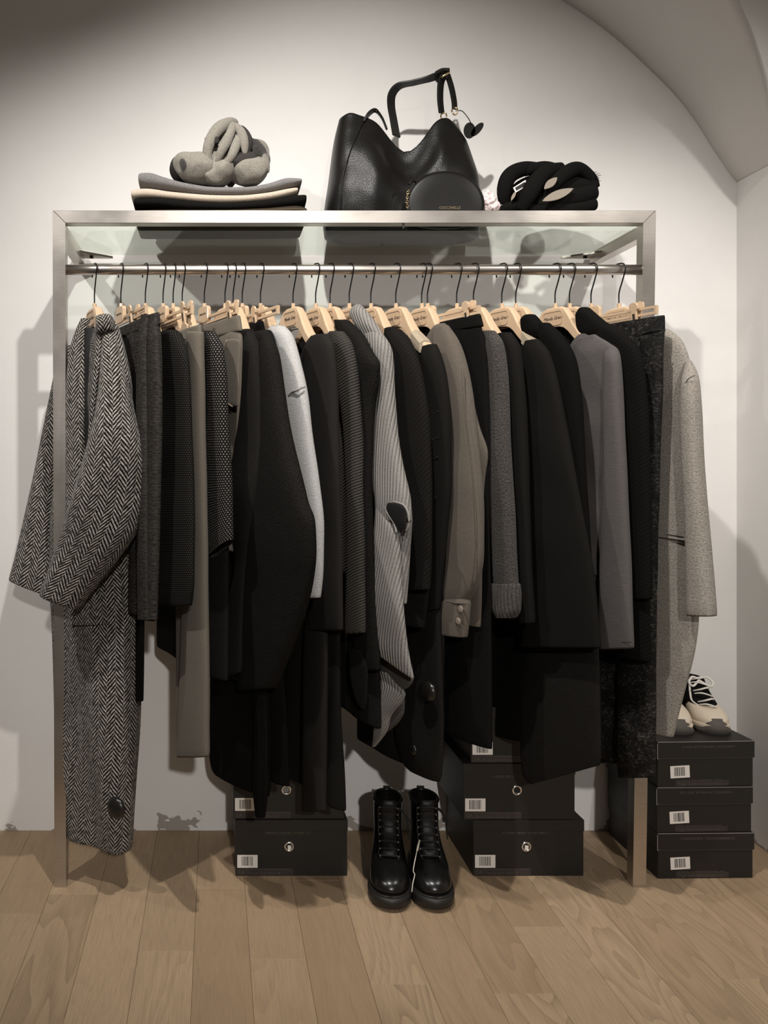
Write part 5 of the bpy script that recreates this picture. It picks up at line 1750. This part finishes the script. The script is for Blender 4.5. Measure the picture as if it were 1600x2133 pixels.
def round_bag():
    y0, y1 = 0.022, 0.058
    c = W(929, 402, y0)
    o = empty('round_bag', (c.x, y0, SH))
    tag(o, 'small rounded black leather bag with gold lettering in front of the tote', 'handbag')

    def outline(k=1.0):
        pts = []
        for q in range(48):
            a = 2 * PI * q / 48
            ca, sa = math.cos(a), math.sin(a)
            e = 0.92
            x = 0.1025 * math.copysign(abs(ca) ** e, ca) * k
            z = 0.088 * sa * k if sa > 0 else 0.0585 * math.copysign(abs(sa) ** 0.72, sa) * k
            pts.append((x, z))
        return pts
    zc = SH + 0.0595
    M0 = Matrix.Translation((c.x, 0, zc))
    rs = []
    for (k, y) in ((0.0, y0), (0.55, y0), (0.90, y0 + 0.0005), (0.97, y0 + 0.003), (1.0, y0 + 0.008)):
        rs.append([M0 @ Vector((x, y, z)) for x, z in outline(max(k, 0.02))])
    MB().rings(rs, True, True, True).build('front_panel', M['leather_smooth'], o, True, False)
    rs = []
    for (k, y) in ((0.99, y0 + 0.008), (1.0, y0 + 0.011), (1.0, y1 - 0.004), (0.96, y1), (0.6, y1)):
        rs.append([M0 @ Vector((x - 0.006 * (y - y0) / 0.036, y, z)) for x, z in outline(k)])
    MB().rings(rs, True, True, True).build('gusset', M['leather_smooth'], o, True, False)
    ring = [M0 @ Vector((x, y0 + 0.0085, z)) for x, z in outline(1.005)]
    MB().tube(ring + [ring[0]], 0.0018, 6).build('zip', M['black_steel'], o, True, False)
    text('lettering', 'COCCINELLE', 0.0095, M['gold'], o, (W(937, 437, y0).x - c.x, -0.0006, W(937, 433, y0).z - SH))
    # zip pull and chain hanging on the left
    pts = [W(866, 378, y0 + 0.006), W(858, 376, y0 + 0.004), W(852, 384, y0 + 0.002)]
    MB().tube(smooth_path(pts, 4), 0.003, 6).build('zip_pull', M['leather_smooth'], o, True, False)
    for k in range(9):
        p = W(851 - 3.2 * math.sin(k * 0.35), 397 + k * 4.6, y0 - 0.003)
        rr = 0.0032
        pp = [p + (Vector((rr * math.cos(q * PI / 4), 0, rr * 1.3 * math.sin(q * PI / 4))) if k % 2 else Vector((0.3 * rr * math.cos(q * PI / 4), rr * math.cos(q * PI / 4), rr * 1.3 * math.sin(q * PI / 4)))) for q in range(9)]
        MB().tube(pp, 0.0009, 5).build('chain_link', M['gold'], o, True, False)


round_bag()

# crumpled tissue ornament behind the round bag
mb = MB()
blob(mb, W(1016, 420, 0.075), (0.020, 0.018, 0.024), 6.3, 0.5, 90, 4)
blob(mb, W(1024, 430, 0.075), (0.022, 0.016, 0.016), 9.3, 0.5, 90, 4)
blob(mb, W(1016, 403, 0.075), (0.009, 0.008, 0.008), 2.3, 0.5, 120, 3)
tis = mb.build('tissue_flower', M['tissue'], None, False)
tag(tis, 'pale pink crumpled tissue beside the round bag', 'tissue')


def black_scarf():
    y = 0.11
    o = empty('black_scarf', (W(1140, 440, y).x, y, SH))
    tag(o, 'black scarf with taupe leaf shapes knotted into a bundle, right end of shelf', 'scarf')
    K = M['fold_black']

    def strand(pts, w, dy=0.0, fl=0.75):
        P = smooth_path([W(a, b, y + c) for a, b, c in pts], 6)
        n = len(P)
        rad = [interp([tuple(map(float, r)) for r in w], i / (n - 1))[0] for i in range(n)]
        ob = MB().tube(P, rad, 14, fl, Vector((0, 1, 0.15))).build('strand', K, o, True, False)
        sub(ob, 1)
        return ob
    mb = MB()
    blob(mb, W(1150, 402, y + 0.02), (0.118, 0.075, 0.052), 3.0, 0.10, 14, 4)
    mb.build('bundle_core', K, o, True, False)
    strand([(1052, 425, -0.02), (1050, 395, -0.03), (1062, 366, -0.03), (1090, 352, -0.02), (1120, 352, 0.0)], [(0, .016), (.5, .022), (1, .018)])
    strand([(1085, 438, -0.06), (1100, 408, -0.075), (1118, 378, -0.075), (1140, 358, -0.06), (1172, 350, -0.03)], [(0, .014), (.4, .024), (1, .016)])
    strand([(1125, 420, -0.05), (1150, 388, -0.065), (1180, 360, -0.06), (1205, 352, -0.04), (1230, 372, -0.02), (1238, 392, -0.02)], [(0, .014), (.4, .020), (.8, .018), (1, .016)])
    strand([(1090, 360, -0.02), (1120, 349, -0.03), (1150, 350, -0.04), (1180, 364, -0.05)], [(0, .012), (.5, .016), (1, .012)])
    strand([(1120, 432, -0.055), (1160, 416, -0.07), (1205, 408, -0.065), (1240, 400, -0.04)], [(0, .018), (.5, .024), (1, .020)])
    strand([(1100, 440, -0.05), (1150, 436, -0.066), (1200, 432, -0.062), (1240, 424, -0.04)], [(0, .016), (.5, .020), (1, .018)])
    strand([(1034, 442, -0.03), (1056, 432, -0.045), (1078, 430, -0.05), (1100, 438, -0.05)], [(0, .008), (.5, .014), (1, .010)])

    def leaf(px, py, ln, wd, rot, dy):
        Mx = Matrix.Translation(W(px, py, y + dy)) @ Matrix.Rotation(R(rot), 4, 'Y') @ Matrix.Rotation(R(-18), 4, 'X')
        pts = []
        for q in range(11):
            t = q / 10
            pts.append((ln * (t - .5), wd * math.sin(PI * t) ** 0.8))
        for q in range(1, 10):
            t = 1 - q / 10
            pts.append((ln * (t - .5), -wd * math.sin(PI * t) ** 0.8))
        ob = MB().prism(pts, -0.0015, 0.0015, Mx).build('leaf_patch', M['leaf'], o, False, False)
        return ob
    leaf(1162, 406, 0.088, 0.0125, -22, -0.098)
    leaf(1147, 382, 0.046, 0.010, -42, -0.088)
    leaf(1070, 408, 0.030, 0.004, -62, -0.066)
    Mx = Matrix.Translation(W(1084, 388, y - 0.068)) @ Matrix.Rotation(R(-35), 4, 'Y')
    MB().prism([(-0.020, -0.007), (0.020, -0.009), (0.020, 0.006), (-0.018, 0.008)], -0.0008, 0.0008, Mx).build('swing_tag', M['label'], o, False, False)
    MB().prism([(-0.016, -0.004), (0.016, -0.006), (0.015, 0.003), (-0.014, 0.005)], -0.0014, -0.0007, Mx).build('tag_print', M['lining'], o, False, False)
    # fringe
    rnd = random.Random(5)
    for k in range(34):
        t = k / 33
        p0 = W(1195 + 44 * t, 350 + 22 * t * t + 4, y - 0.03)
        d = Vector((0.006 + 0.012 * t + rnd.uniform(-.008, .008), rnd.uniform(-.008, .004), 0.013 - 0.012 * t + rnd.uniform(-.005, .005)))
        MB().tube([p0, p0 + d * 0.6 + Vector((0, 0, 0.001)), p0 + d], [0.0012, 0.0009, 0.0004], 4).build('fringe', K, o, True, False)


black_scarf()
